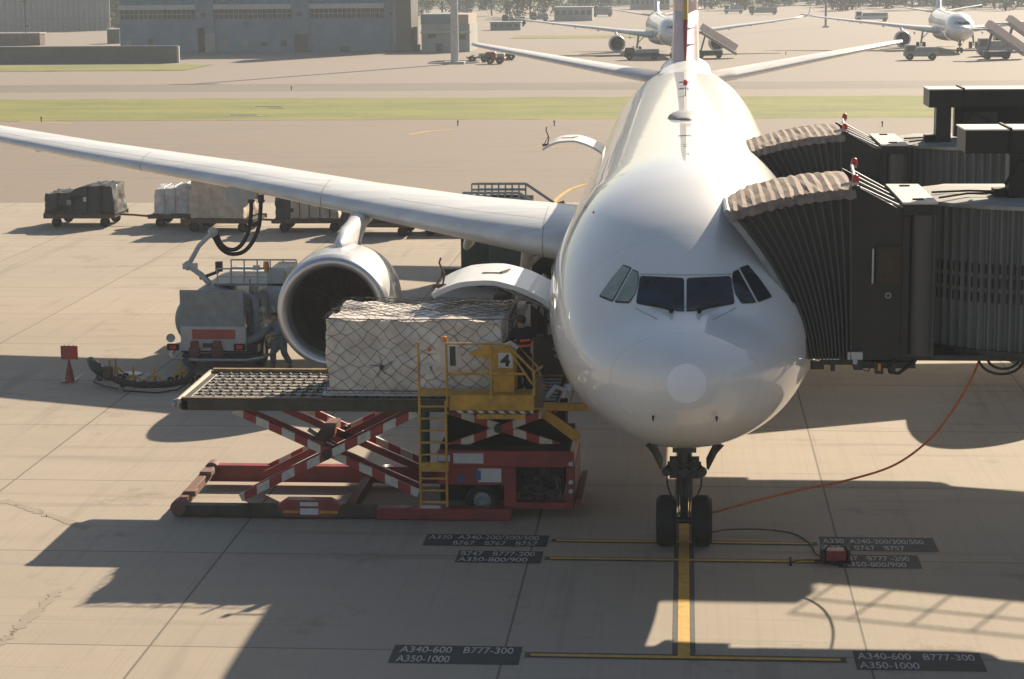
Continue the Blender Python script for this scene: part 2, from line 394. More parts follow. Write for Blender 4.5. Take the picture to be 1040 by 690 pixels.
def panel(x0, x1, y0, y1, rows, weathered=False):
    sk = .0
    p = strip(apron, 'marking_panel', [(x0, (y0+y1)/2), (x1, (y0+y1)/2)], y1-y0, 'line_edge' if weathered else 'marking_black', .006)
    for (txt, tx, ty, wtxt, h) in rows:
        b = text_mb(txt, 1.0, lambda x, y: Vector((x, y, 0)), bold=.012)
        xs = [v.co.x for v in b.bm.verts]; ys = [v.co.y for v in b.bm.verts]
        kx = wtxt/(max(xs)-min(xs)); ky = h/(max(ys)-min(ys)); mx, my = min(xs), min(ys)
        for v in b.bm.verts: v.co = Vector((tx+(v.co.x-mx)*kx, ty+(v.co.y-my)*ky, .012))
        b.build('lettering', 'line_white', p)
panel(-5.36, -2.80, 5.72, 6.62, [('A330  A340-200/300/500', -5.3, 6.22, 2.3, .32), ('B767   B767   B757', -4.75, 5.78, 1.75, .32)])
panel(-4.56, -2.84, 4.50, 5.38, [('B747   B777-200', -4.50, 4.99, 1.5, .32), ('A350-800/900', -4.52, 4.56, 1.4, .32)])
panel(-5.04, -2.80, -1.74, -.76, [('A340-600   B777-300', -4.92, -1.18, 1.98, .34), ('A350-1000', -4.92, -1.68, .92, .34)])
panel(2.78, 5.12, 5.72, 6.78, [('A330  A340-200/300/500', 2.84, 6.26, 2.05, .34), ('B777   B767   B757', 2.86, 5.76, 1.6, .34)], True)
panel(3.02, 4.66, 4.48, 5.44, [('B747   B777 -200', 3.05, 5.0, 1.42, .32), ('A350-800/900', 3.12, 4.56, 1.25, .32)], True)
panel(2.90, 5.06, -1.68, -.68, [('A340-600   B777-300', 2.96, -1.14, 1.98, .34), ('A350-1000', 2.96, -1.62, 1.0, .34)], True)
hb = [P2(86, 379), P2(151.5, 379.7), P2(138, 388.5), P2(70, 389.5)]
for i in range(4): strip(apron, 'hydrant_pit_line', [hb[i], hb[(i+1) % 4]], .10, 'line_white', .006+.002*i)
b = MB(); c = gr(133, 381); b.cyl((c.x, c.y, .004), (c.x, c.y, .05), .33, 20); b.build('hydrant_pit_cover', 'steel', apron, bevel=.01)
arc = [P2(x, y) for x, y in ((560, 212), (562, 207), (566, 202), (572, 197), (580, 192), (592, 188), (610, 185))]
strip(apron, 'guide_line', arc, .22, 'line_yellow', .012)
strip(apron, 'guide_line', [P2(415, 137), P2(437, 133.5), P2(460, 132)], .35, 'line_yellow', .012)
strip(apron, 'guide_line', [P2(20, 123.5), P2(72, 125.5)], .35, 'line_yellow', .012)
strip(apron, 'guide_line', [P2(545, 149), P2(585, 150)], .3, 'line_yellow', .012)
# ragged tar repairs and dark stains on the concrete
def blot(name, px, py, rx, ry, m, seed, z=.003):
    c = gr(px, py); rnd = random.Random(seed); pts = []
    for k in range(18):
        a = 2*PI*k/18; r = rnd.uniform(.55, 1.15); pts.append((c.x+rx*r*math.cos(a), c.y+ry*r*math.sin(a), z))
    b = MB(); b.face(pts); b.build(name, m, apron)
concrete('stain', (.345, .292, .225), (.28, .24, .185), joints=False)
for i, (a, c_) in enumerate([((5, 509), (90, 537)), ((0, 655), (60, 600))]):
    p, q = gr(*a), gr(*c_); rnd = random.Random(i)
    for k in range(26):
        t = k/26; x, y = p.lerp(q, t)[:2]; s = rnd.uniform(.03, .09)
        b = MB(); b.face([(x+rnd.uniform(-.05, .05)+s*1.6*math.cos(u)*rnd.uniform(.6, 1.3), y+s*math.sin(u)*2*rnd.uniform(.6, 1.3), .0045+.0001*k) for u in [2*PI*j/9 for j in range(9)]])
        if k % 1 == 0: b.build('tar_patch', 'stain', apron)
# ------------------------------------------------------------------ airliner
TOP = [(0, 4.52), (.1, 4.86), (.3, 5.03), (.6, 5.16), (1.0, 5.29), (1.5, 5.42), (1.9, 5.54), (2.6, 6.06), (3.3, 6.52), (4.2, 6.98), (5.2, 7.30), (6.5, 7.55), (8.5, 7.70), (10, 7.72), (50, 7.72), (56, 7.55), (62.5, 6.95)]
BOT = [(0, 4.52), (.1, 4.16), (.3, 3.90), (.7, 3.56), (1.2, 3.28), (2, 2.98), (3, 2.72), (4, 2.53), (5, 2.38), (6, 2.27), (8, 2.14), (10, 2.08), (42, 2.08), (45, 2.3), (50, 3.35), (56, 4.9), (62.5, 6.35)]
HW = [(0, 0), (.1, .42), (.3, .74), (.6, 1.05), (1, 1.36), (1.6, 1.70), (2.4, 2.03), (3.4, 2.33), (4.5, 2.55), (5.5, 2.68), (7, 2.79), (9, 2.82), (43, 2.82), (47, 2.66), (52, 2.0), (57, 1.15), (62.5, .28)]
ZC = [(0, 4.52), (1, 4.50), (3, 4.62), (6, 4.86), (8, 4.90), (43, 4.90), (50, 5.5), (56, 6.2), (62.5, 6.65)]
def ring(Y, n=96):
    t, bo, hw, zc = pchip(TOP, Y), pchip(BOT, Y), pchip(HW, Y), pchip(ZC, Y); out = []
    for k in range(n):
        a = 2*PI*k/n; c, s = math.cos(a), math.sin(a)
        out.append((hw*s, Y, zc+(t-zc)*c if c > 0 else zc+(zc-bo)*c))
    return out
ST = [0.004, .02, .05, .1, .17, .25, .35, .47, .6, .75, .9, 1.05, 1.2, 1.35, 1.5, 1.65, 1.8, 1.95, 2.1, 2.25, 2.4, 2.6, 2.8, 3, 3.25, 3.5, 3.8, 4.1, 4.5, 4.9, 5.3, 5.8, 6.3, 6.9, 7.5, 8.2, 9, 9.75, 10.4, 11, 11.7, 12.55, 14, 16, 18, 20, 23, 26, 30, 34, 38, 41, 43, 44.5, 46, 47.5, 49, 50.5, 52, 53.5, 55, 56.5, 58, 59.5, 61, 62.5]
def fuselage(hole, parent):
    b = MB(); b.loft([ring(Y) for Y in ST])
    bm = b.bm; bm.normal_update(); bmesh.ops.recalc_face_normals(bm, faces=bm.faces)
    bvh = BVHTree.FromBMesh(bm)
    if hole:
        dl = [f for f in bm.faces if f.calc_center_median().x < -1.2 and 9.76 < f.calc_center_median().y < 12.5 and 2.75 < f.calc_center_median().z < 4.62]
        bmesh.ops.delete(bm, geom=dl, context='FACES')
    return b.build('fuselage', WHITE, parent, smooth='all'), bvh
plane = thing('airliner', 'large white twin engined airliner parked nose on with its cargo door open', 'airplane', (0, 6, 0))
fus, BV = fuselage(True, plane)
def cast(px, py, off=.012, mirror=False):
    d = ray(px, py).normalized(); h, n, i, dist = BV.ray_cast(CAM, d)
    if h is None: return None
    if n.dot(d) > 0: n = -n
    p = h+n*off
    if mirror: p = Vector((-p.x, p.y, p.z))
    return p
def roundpoly(poly, r=.18, k=4):
    out = []; n = len(poly)
    for i in range(n):
        a, p, c = Vector(poly[i-1]), Vector(poly[i]), Vector(poly[(i+1) % n])
        d1, d2 = (a-p), (c-p); rr = min(r*min(d1.length, d2.length), 3.0 if r < .3 else 99)
        s, e = p+d1.normalized()*rr, p+d2.normalized()*rr
        for j in range(k+1):
            t = j/k; out.append(s*(1-t)**2+p*2*t*(1-t)+e*t*t)
        for j in range(1, 5): out.append(e.lerp(Vector(poly[(i+1) % n])+(Vector(p)-Vector(poly[(i+1) % n])).normalized()*min(r*(Vector(p)-Vector(poly[(i+1) % n])).length, 3.0), j/5))
    return out
def decal(name, poly, m, parent, off=.014, mirror=False, inner=0.0, r=.14, rings=5, grow=1.0):
    poly = roundpoly(poly, r); cx = sum(p.x for p in poly)/len(poly); cy = sum(p.y for p in poly)/len(poly); cc = Vector((cx, cy))
    b = MB(); rs = []
    lo = inner
    for k in range(rings+1):
        t = lo+(grow-lo)*k/rings
        if t <= 1e-6: rs.append([b.bm.verts.new(cast(cx, cy, off, mirror))]); continue
        row = []
        for p in poly:
            q = cc+(p-cc)*t; h = cast(q.x, q.y, off, mirror)
            if h is None: return None
            row.append(b.bm.verts.new(h))
        rs.append(row)
    for a, c in zip(rs, rs[1:]):
        n = len(c)
        for k in range(n):
            if len(a) == 1: b.bm.faces.new((a[0], c[k], c[(k+1) % n]))
            else: b.bm.faces.new((a[k], c[k], c[(k+1) % n], a[(k+1) % n]))
    return b.build(name, m, parent, smooth='all')
WS = [(651.3, 281.5), (693.9, 283.6), (694.0, 316.2), (687, 315.6), (647.3, 308.5)]
S1 = [(642.9, 275.2), (647.6, 277.5), (648.4, 284), (645.4, 298), (639.2, 307.2), (625.5, 306.3)]
S2 = [(632.3, 270.6), (640.4, 273.4), (622.6, 305.6), (609.6, 300.4), (620.4, 284.8)]
for mir in (False, True):
    for k, poly in enumerate((WS, S1, S2)):
        g_ = 1.05 if k == 0 else 1.09
        fr = decal('window_frame', poly, 'dark_metal' if k else 'dark_metal', plane, .010, mir, .80, grow=g_, rings=4)
        decal('cockpit_window', poly, 'glass_dark' if (k == 0 or mir) else 'glass_reflection_tint', fr, .018, mir, 0)
circ = [(697.3+20.3*math.cos(a), 389.6+20*math.sin(a)) for a in [2*PI*k/28 for k in range(28)]]
mat('radome_cap_paint', (.88, .90, .94), .75, 0, 0, .05, 3)
decal('radome_cap', circ, 'radome_cap_paint', plane, .006, r=.02)
# wipers
for mir in (False, True):
    p = [cast(x, y, .05, mir) for x, y in ((662, 310.5), (668, 312.2), (675, 315), (682, 318))]
    b = MB(); b.tube(p, .022, 6); b.cyl(p[-1]-Vector((0, .06, 0)), p[-1]+Vector((0, .03, .01)), .045, 8); b.build('wiper', 'black_hole', plane)
# seam of the windscreen top, rain repellent line, radome seam, probes and drain masts
def seam(pts, wd, m='dark_metal', off=.008, mir=False, name='panel_seam'):
    b = MB(); rows = []
    P = [cast(x, y, off, mir) for x, y in pts]; P = [p for p in P if p]
    for i, p in enumerate(P):
        d = (P[min(i+1, len(P)-1)]-P[max(i-1, 0)]).normalized(); n_ = (p-CAM).normalized(); r = d.cross(n_).normalized()*wd/2
        rows.append(b.verts([p-r, p+r]))
    for a, c in zip(rows, rows[1:]): b.bm.faces.new((a[0], c[0], c[1], a[1]))
    return b.build(name, m, plane)
mat('seam_grey', (.36, .36, .35), .6)
seam([(650+i*4, 279.0+.9*math.sin(PI*i/24)) for i in range(25)], .025, 'seam_grey')
for mir in (False, True):
    seam([(645, 313), (652, 317), (660, 321), (668, 325)], .018, 'seam_grey', mir=mir)
    for (x, y) in ((664, 422), ):
        p = cast(x, y, .03, mir); b = MB(); b.cyl(p, p+Vector((0, -.12, -.05)), .025, 8, .012); b.build('pitot_probe', 'dark_metal', plane)
    # forward doors' outlines
# antennas and fairings along the crown
def crown(name, y0, y1, wd, h, m):
    b = MB(); rows = []
    for k in range(9):
        t = k/8; y = y0+(y1-y0)*t; ww = wd/2*math.sin(PI*(.08+.84*t)); hh = h*math.sin(PI*(.06+.88*t)); zt = pchip(TOP, y)-.03
        rows.append([(ww*math.cos(a), y, zt+hh*math.sin(a)) for a in [PI*j/8 for j in range(9)]])
    b.loft(rows, cap=True, close=False); b.build(name, m, plane, smooth='all')
crown('satcom_fairing', 19.5, 22.5, .95, .20, 'seam_grey')
crown('antenna', 14.2, 14.6, .45, .05, 'dark_metal')
for y in (11.2, 11.8): crown('antenna', y, y+.25, .22, .04, 'dark_metal')
for y in (34, 38): crown('antenna', y, y+.5, .5, .10, 'light_grey')
b = MB(); b.loft([[(-.02, y, 7.6), (.02, y, 7.6), (.015, y+.25, 7.6+h), (-.015, y+.25, 7.6+h)] for y, h in ((30, .45), (30.35, .4))]); b.build('blade_antenna', 'white_part', plane)
b = MB(); p = at(697, 166, 27); b.cyl((0, 36.4, 7.7), (0, 36.4, 7.85), .07, 8); b.ball((0, 36.4, 7.85), .07); b.build('beacon_light', 'bright_red', plane)
b = MB(); b.box(-.05, .05, 23, 49, 7.715, 7.728); b.build('crown_seam', 'seam_grey', plane)
# tail cone shoulders (fillet at the fin) and fin
def fin_sec(z):
    t = (z-7.4)/9.6; le = 50.2+8.3*t; te = 59.5+3.2*t; th = .60*(1-.45*t); out = []
    for s in (1, -1):
        for k in range(9) if s == 1 else range(8, -1, -1):
            u = k/8; yy = le+(te-le)*u**1.6; xx = s*th*(math.sin(PI*min(1, u**.62))**.8 if 0 < u < 1 else (.0 if u in (0, 1) else 0)); out.append((xx, yy, z))
    return out
for (z0, z1, nm, ml) in ((7.3, 9.9, 'fin_lower', 'fin_pink'), (9.9, 12.3, 'fin_middle', 'fin_pink'), (12.3, 17, 'fin_tip', 'fin_maroon')):
    b = MB(); b.loft([fin_sec(z0+(z1-z0)*k/4) for k in range(5)]); 
    if nm == 'fin_lower': fin = b.build('vertical_fin', ml, plane, smooth='all')
    else: b.build('fin_panel', ml, fin, smooth='all')
b = MB(); b.tube([(0, 50.12+8.3*(z-7.4)/9.6, z) for z in (7.75, 8.6, 9.5)], [.02, .08, .11], 10); b.build('leading_edge', 'fin_maroon', fin); b = MB(); b.tube([(0, 50.14+8.3*(z-7.4)/9.6, z) for z in (9.502, 11, 13)], [.12, .12, .10], 10); b.build('leading_edge', 'fin_yellow', fin)
b = MB(); rows = []
for k in range(12):
    y = 46.5+k*1.15; hh = .62*math.sin(PI*min(1, (k+.3)/11)**.8*.62)
    rows.append([(1.05*math.sin(a)*(1 if k < 9 else (12-k)/4), y, pchip(TOP, y)-.25+hh*max(0, math.cos(a))+.02) for a in [-PI/2+PI*j/10 for j in range(11)]])
b.loft(rows, cap=True, close=False); b.build('fin_fairing', 'white_part', fin, smooth='all')
def airfoil(x, yle, z, ch, th, inc=0.0, n=14):
    out = []
    us = [(1-math.cos(PI*k/n))/2 for k in range(n+1)]
    f = lambda u: th*ch*5*(.2969*math.sqrt(u)-.126*u-.3516*u*u+.2843*u**3-.1036*u**4)
    for u in us: out.append((u*ch, f(u)*1.05+.02*ch*math.sin(PI*u)))
    for u in us[-2:0:-1]: out.append((u*ch, -f(u)*.9+.02*ch*math.sin(PI*u)))
    return [(x, yle+a, z+h-inc*a) for a, h in out]
WST = [(2.3, 21.9, 3.85, 11.2, .140, .045), (3.8, 22.75, 3.97, 10.6, .135, .042), (6.5, 24.3, 4.24, 9.1, .12, .035), (9.8, 26.3, 4.63, 7.4, .115, .026), (14, 28.8, 5.13, 6.2, .11, .018), (20, 32.2, 5.74, 4.7, .105, .010), (26, 35.6, 6.45, 3.4, .10, .006), (29.6, 37.9, 7.0, 2.5, .10, .004)]
for s in (-1, 1):
    b = MB(); b.loft([airfoil(s*x, y, z, c_, t_, i_) for x, y, z, c_, t_, i_ in WST]); wing = b.build('wing', 'wing_paint', plane, smooth='all')
    b = MB(); rows = []
    for k in range(6):
        t = k/5; rows.append(airfoil(s*(29.6+.75*t), 38+1.8*t, 7.05+2.1*t*t**.4, 2.4-1.3*t, .09))
    b.loft(rows); b.build('winglet', 'wing_paint', wing, smooth='all')
    # slat seams and the aileron line as thin inlaid strips following the leading edge
    for (x0, x1, back) in ((3.9, 8.8, .055), (10.8, 29, .07)):
        b = MB(); rows = []
        for k in range(40):
            X = x0+(x1-x0)*k/39
            i = max(j for j in range(len(WST)-1) if WST[j][0] <= X); a, c_ = WST[i], WST[i+1]; t = (X-a[0])/(c_[0]-a[0]); L = [a[j]+(c_[j]-a[j])*t for j in range(6)]
            u = back+.06; ch = L[3]; hz = L[4]*ch*5*(.2969*math.sqrt(u)-.126*u-.3516*u*u+.2843*u**3-.1036*u**4)*1.05+.02*ch*math.sin(PI*u)
            rows.append(b.verts([(s*X, L[1]+u*ch-.012, L[2]+hz-L[5]*u*ch+.006), (s*X, L[1]+u*ch+.014, L[2]+hz-L[5]*u*ch+.007)]))
        for a, c_ in zip(rows, rows[1:]): b.bm.faces.new((a[0], c_[0], c_[1], a[1]))
        b.build('slat_seam', 'seam_grey', wing)
    for X in (4.0, 11.0, 17.5, 23.5):
        i = max(j for j in range(len(WST)-1) if WST[j][0] <= X); a, c_ = WST[i], WST[i+1]; t = (X-a[0])/(c_[0]-a[0]); L = [a[j]+(c_[j]-a[j])*t for j in range(6)]
        sec = airfoil(s*X, L[1], L[2], L[3], L[4], L[5]); n_ = len(sec)
        idx = [-3, -2, -1, 0, 1, 2, 3, 4, 5]; b = MB(); rows = []
        for k in idx:
            p = Vector(sec[k]); q = Vector(sec[(k+1) % n_]) if k+1 < n_ else Vector(sec[0]); o_ = Vector(sec[k-1]); d = (q-o_).normalized(); nn = Vector((0, -d.z, d.y))
            if nn.dot(p-Vector((p.x, L[1]+L[3]*.3, L[2]))) < 0: nn = -nn
            rows.append(b.verts([p+nn*.008-Vector((.012, 0, 0)), p+nn*.008+Vector((.012, 0, 0))]))
        for a2, c2 in zip(rows, rows[1:]): b.bm.faces.new((a2[0], c2[0], c2[1], a2[1]))
        b.build('slat_gap', 'seam_grey', wing)
    # flap track fairings
    for X, yy, zz, ln in ((6.8, 30.2, 3.1, 3.6), (13, 31.9, 4.5, 2.0), (17.5, 33.4, 5.15, 1.6), (22, 34.9, 5.75, 1.4)):
        b = MB(); b.tube([(s*X, yy-ln*.35+ln*t, zz+.25*t) for t in (0, .1, .3, .6, .9, 1.1)], [.03, .12, .18, .17, .10, .02], 12); b.build('flap_track_fairing', 'wing_paint', wing, smooth='all')
    # horizontal stabiliser
    HS = [(1.0, 53.0, 6.95, 5.2), (2.2, 54.0, 7.12, 4.8), (5.5, 56.5, 7.65, 3.5), (9.3, 59.1, 8.28, 1.9), (9.62, 59.7, 8.33, 1.2)]
    b = MB(); b.loft([airfoil(s*x, y, z, c_, .095) for x, y, z, c_ in HS]); b.build('tailplane', 'white_part', plane, smooth='all')
    # engine
    ex, ey, ez = s*9.76, 21.3, 2.30
    b = MB(); b.lathe([(.46, 1.22), (.22, 1.25), (.06, 1.33), (0, 1.42), (.03, 1.50), (.14, 1.56), (.34, 1.60)], (ex, ey, ez), 'y', 64); lip = b.build('inlet_lip', 'bare_metal', plane, smooth='all')
    mat('duct_grey', (.05, .05, .048), .6); mat('nacelle_grey', (.55, .56, .55), .38, 0, .5, .1, 1.5)
    b = MB(); b.lathe([(.34, 1.602), (.9, 1.655), (1.6, 1.67), (2.6, 1.62), (3.6, 1.46), (4.4, 1.27), (4.42, 1.22), (3.4, 1.30), (2.0, 1.2)], (ex, ey, ez), 'y', 64); nac = b.build('engine_cowl', 'nacelle_grey', plane, smooth='all')
    b = MB(); b.lathe([(.46, 1.219), (.9, 1.20), (1.9, 1.22), (1.96, .3), (1.97, .05)], (ex, ey, ez), 'y', 64)
    b.build('inlet_duct', 'duct_grey', nac, smooth=True)
    b = MB()
    for k in range(26):
        a = 2*PI*k/26; ca, sa = math.cos(a), math.sin(a); pts = []
        for (r_, tw) in ((.38, .10), (.8, .18), (1.22, .28)):
            c0 = Vector((ex+ca*r_*.96, ey+1.72, ez+sa*r_*.96)); tg = Vector((-sa, 0, ca)); pts.append((c0-tg*tw*.55+Vector((0, -.10, 0)), c0+tg*tw*.55+Vector((0, .08, 0))))
        for p, q in zip(pts, pts[1:]): b.face([p[0], p[1], q[1], q[0]])
    b.build('fan', 'black_hole', nac)
    b = MB(); b.lathe([(1.2, .01), (1.26, .10), (1.43, .24), (1.7, .40), (1.8, .42)], (ex, ey, ez), 'y', 28); b.build('spinner', 'rubber', nac, smooth='all')
    b = MB(); b.lathe([(4.3, 1.0), (5.2, .80), (6.0, .48), (6.02, .40), (7.0, .05)], (ex, ey, ez), 'y', 36); b.build('exhaust_cone', 'steel', nac, smooth='all')
    # pylon: tapered web from the cowl crown to the wing's leading edge
    b = MB(); rows = []
    for t, yc, zt, wd_, ln in ((0, 22.35, 3.85, .30, 3.5), (.2, 22.75, 4.12, .27, 3.6), (.45, 23.7, 4.38, .26, 3.9), (.7, 25.0, 4.42, .28, 3.4), (.9, 26.1, 4.52, .32, 3.0), (1, 27.3, 4.62, .28, 2.6)):
        rr = []
        for k in range(16):
            a = 2*PI*k/16; rr.append((ex+wd_*math.sin(a), yc+ln*(1-math.cos(a))/2, zt-.35*(1-math.cos(a))/2*(1 if t < .9 else .2)))
        rows.append(rr)
    b.loft(rows); b.build('pylon', 'wing_paint', plane, smooth='all')
    # passenger windows and door outlines on each flank
    for k in range(34):
        y = 7.6+k*.53+(1.6 if k > 20 else 0)
        zc = 5.35; x = s*2.82*math.sqrt(1-((zc-4.9)/2.82)**2)*(pchip(HW, y)/2.82)
        b = MB(); b.face([(x+s*.014, y+.11*math.cos(a), zc+.17*math.sin(a)) for a in [2*PI*j/12 for j in range(12)]]); b.build('passenger_window', 'glass_dark', plane)
    # main landing gear
    mg = MB(); mg.cyl((s*5.3, 32.2, 1.0), (s*4.9, 32.0, 4.2), .2, 14); mg.beam((s*5.3, 31.3, .72), (s*5.3, 33.2, .72), .24, .26); mg.cyl((s*5.2, 32.1, 2), (s*3.4, 31.6, 3.8), .09, 10)
    mgo = mg.build('main_gear_strut', 'light_grey', plane, smooth=True)
    for dy in (-.98, .98):
        for dx in (-.62, .62):
            b = MB(); X0 = s*5.3+dx; b.lathe([(-.22, .34), (-.25, .48), (-.22, .62), (-.12, .69), (.12, .69), (.22, .62), (.25, .48), (.22, .34)], (X0, 32.25+dy, .69), 'x', 28); t_ = b.build('tyre', 'rubber', mgo, smooth=True)
            b = MB(); b.lathe([(-.18, .01), (-.18, .30), (-.24, .35), (.24, .35), (.18, .30), (.18, .01)], (X0, 32.25+dy, .69), 'x', 24); b.build('rim', 'light_grey', mgo, smooth=True)
# wing root fairing
b = MB(); rows = []
for k in range(15):
    t = k/14; y = 18.5+19*t; e = math.sin(PI*(.04+.92*t))**.55; rows.append([(3.32*e*math.sin(a), y, 3.15-1.42*e*math.cos(a)*(1 if math.cos(a) > 0 else .6)) for a in [2*PI*j/36 for j in range(36)]])
b.loft(rows); b.build('belly_fairing', 'white_part', plane, smooth='all')
# nose gear
ng = MB(); NY = 6.0
ng.cyl((0, NY, .55), (0, NY-.02, 1.55), .085, 14); ng.cyl((0, NY, 1.2), (0, NY-.05, 2.5), .15, 16); ng.cyl((-.36, NY, .53), (.36, NY, .53), .07, 12)
ng.box(-.24, .24, NY-.25, NY+.25, 2.0, 2.42); ng.box(-.16, .16, NY-.16, NY+.16, 1.48, 1.62)
ng.cyl((0, NY-.02, 1.9), (-.0, NY+1.3, 2.45), .07, 10)
strut = ng.build('nose_gear_strut', 'dark_steel', plane, smooth=True)
b = MB(); b.beam((-.1, NY-.18, 1.55), (-.05, NY-.36, 1.1), .07, .05); b.beam((.1, NY-.18, 1.55), (.05, NY-.36, 1.1), .07, .05); b.beam((0, NY-.36, 1.1), (0, NY-.16, .65), .14, .05)
b.cyl((-.34, NY-.12, 1.72), (.34, NY-.12, 1.72), .07, 10); b.cyl((-.3, NY-.1, 1.5), (.34, NY-.1, 1.5), .05, 10); b.box(-.3, -.14, NY-.22, NY+.05, 1.46, 1.86); b.box(.14, .3, NY-.22, NY+.05, 1.46, 1.86)
for sx in (-1, 1):
    b.tube([(sx*.2, NY-.2, 1.9), (sx*.36, NY-.22, 1.7), (sx*.34, NY-.2, 1.3), (sx*.2, NY-.1, .9)], .018, 6); b.tube([(sx*.1, NY-.18, 2.2), (sx*.14, NY-.2, 1.4), (sx*.1, NY-.15, .7)], .014, 6)
b.build('steering_unit', 'dark_metal', strut, smooth=True)
for sx in (-1, 1):
    b = MB(); b.lathe([(0, .09), (.10, .10), (.12, .0)], (sx*.36, NY-.36, 1.62), 'y', 14); b.build('taxi_light', 'dark_steel', strut)
    
    b = MB(); b.lathe([(-.18, .27), (-.21, .36), (-.20, .45), (-.13, .515), (0, .525), (.13, .515), (.20, .45), (.21, .36), (.18, .27)], (sx*.36, NY, .525), 'x', 40); t_ = b.build('tyre', 'rubber', strut, smooth=True)
    b = MB(); b.lathe([(-.1, .02), (-.12, .2), (-.17, .28), (.17, .28), (.12, .2), (.1, .02)], (sx*.36, NY, .525), 'x', 28); b.build('rim', 'light_grey', t_, smooth=True)
    b = MB(); b.prism([(sx*.72, NY-1.7, 2.50), (sx*.67, NY-1.7, 2.52), (sx*.43, NY-1.7, 2.02), (sx*.47, NY-1.7, 1.99)], (0, .9, .0)); b.beam((sx*.62, NY-1.72, 2.55), (sx*.56, NY-1.72, 2.3), .03, .04); b.beam((sx*.75, NY-1.72, 2.5), (sx*.62, NY-1.72, 2.35), .03, .04); b.build('gear_door', 'dark_metal', plane)
# cargo hold and doors
b = MB(); X0, X1, Y0, Y1, Z0, Z1 = -2.62, 2.3, 9.8, 12.5, 2.78, 4.55
for f in ([(X0, Y0, Z0), (X1, Y0, Z0), (X1, Y1, Z0), (X0, Y1, Z0)], [(X0, Y0, Z1), (X1, Y0, Z1), (X1, Y1, Z1), (X0, Y1, Z1)], [(X1, Y0, Z0), (X1, Y1, Z0), (X1, Y1, Z1), (X1, Y0, Z1)], [(X0, Y0, Z0), (X1, Y0, Z0), (X1, Y0, Z1), (X0, Y0, Z1)], [(X0, Y1, Z0), (X1, Y1, Z0), (X1, Y1, Z1), (X0, Y1, Z1)]): b.face(f)
hold = b.build('cargo_hold', 'grey_paint', plane)
b = MB()
for k in range(12): b.cyl((-2.6+k*.2, 9.9, 2.83), (-2.6+k*.2, 12.4, 2.83), .03, 6)
b.build('hold_roller', 'steel', hold)
def cargo_door(dy, dz, sc=1.0):
    b = MB(); rows = []
    y0, y1 = 9.75+dy, 12.5+dy
    dz -= .23; prof = [(-2.80, 4.50), (-3.25, 4.83), (-3.75, 5.04), (-4.3, 5.15), (-4.85, 5.12), (-5.3, 4.98), (-5.58, 4.84)]; pr_ = [(-x_, z_) for x_, z_ in prof]; prof = [(-(2.80+2.78*j_/18*(1 if dy < 1 else .86)), pchip(pr_, 2.80+2.78*j_/18)*1.0) for j_ in range(19)]; th_ = .11 if dy < 1 else .07; qx = 1 if dy < 1 else .86; sx_ = lambda x_: -2.80+(x_+2.80)*qx
    for i, (x, z) in enumerate(prof):
        a, c_ = prof[max(0, i-1)], prof[min(len(prof)-1, i+1)]; d = Vector((c_[0]-a[0], 0, c_[1]-a[1])).normalized(); n_ = Vector((d.z, 0, -d.x)); n_ = n_ if n_.z > 0 else -n_
        lo = Vector((x, 0, z+dz))-n_*th_
        rows.append([(x, y0, z+dz), (x, y1, z+dz), (lo.x, y1, lo.z), (lo.x, y0, lo.z)])
    b.loft(rows); d = b.build('cargo_door', 'white_part', plane, smooth=True)
    b = MB(); b.box(sx_(-5.60), sx_(-5.30), y0+.5, y0+.56, 4.9+dz, 4.99+dz)
    for yy in (y0+.25, ): 
        b.tube([(sx_(-5.35), yy, 5.0+dz), (sx_(-5.30), yy, 5.25+dz), (sx_(-5.42), yy, 5.5+dz), (sx_(-5.38), yy, 5.62+dz)], .022, 6); b.tube([(sx_(-5.33), yy, 5.28+dz), (sx_(-5.55), yy-.1, 4.9+dz)], .015, 6)
    b.build('door_handle_mechanism', 'rust', d); b = MB(); b.box(-4.55, -4.12, y0+1.1, y0+1.16, 5.15+dz, 5.17+dz); b.beam((-4.12, y0+1.13, 5.17+dz), (-3.98, y0+1.75, 5.15+dz), .05, .03)
    b.build('door_mark', 'rust', d)
    if dy > 1: return
    b = MB(); b.cyl((-2.7, y1-.25, 3.5+dz), (-4.3, y1-.25, 5.0+dz), .05, 10); b.build('door_strut', 'steel', d); b = MB(); b.cyl((-2.7, y0+.2, 4.35+dz), (-4.1, y0+.2, 5.0+dz), .035, 10); b.build('door_strut', 'steel', d)
cargo_door(0, 0); cargo_door(31.0, .60)
# small red and yellow marks around the doors
seam([(594, 211), (603, 216), (602, 219)], .05, 'dull_red', name='door_mark')
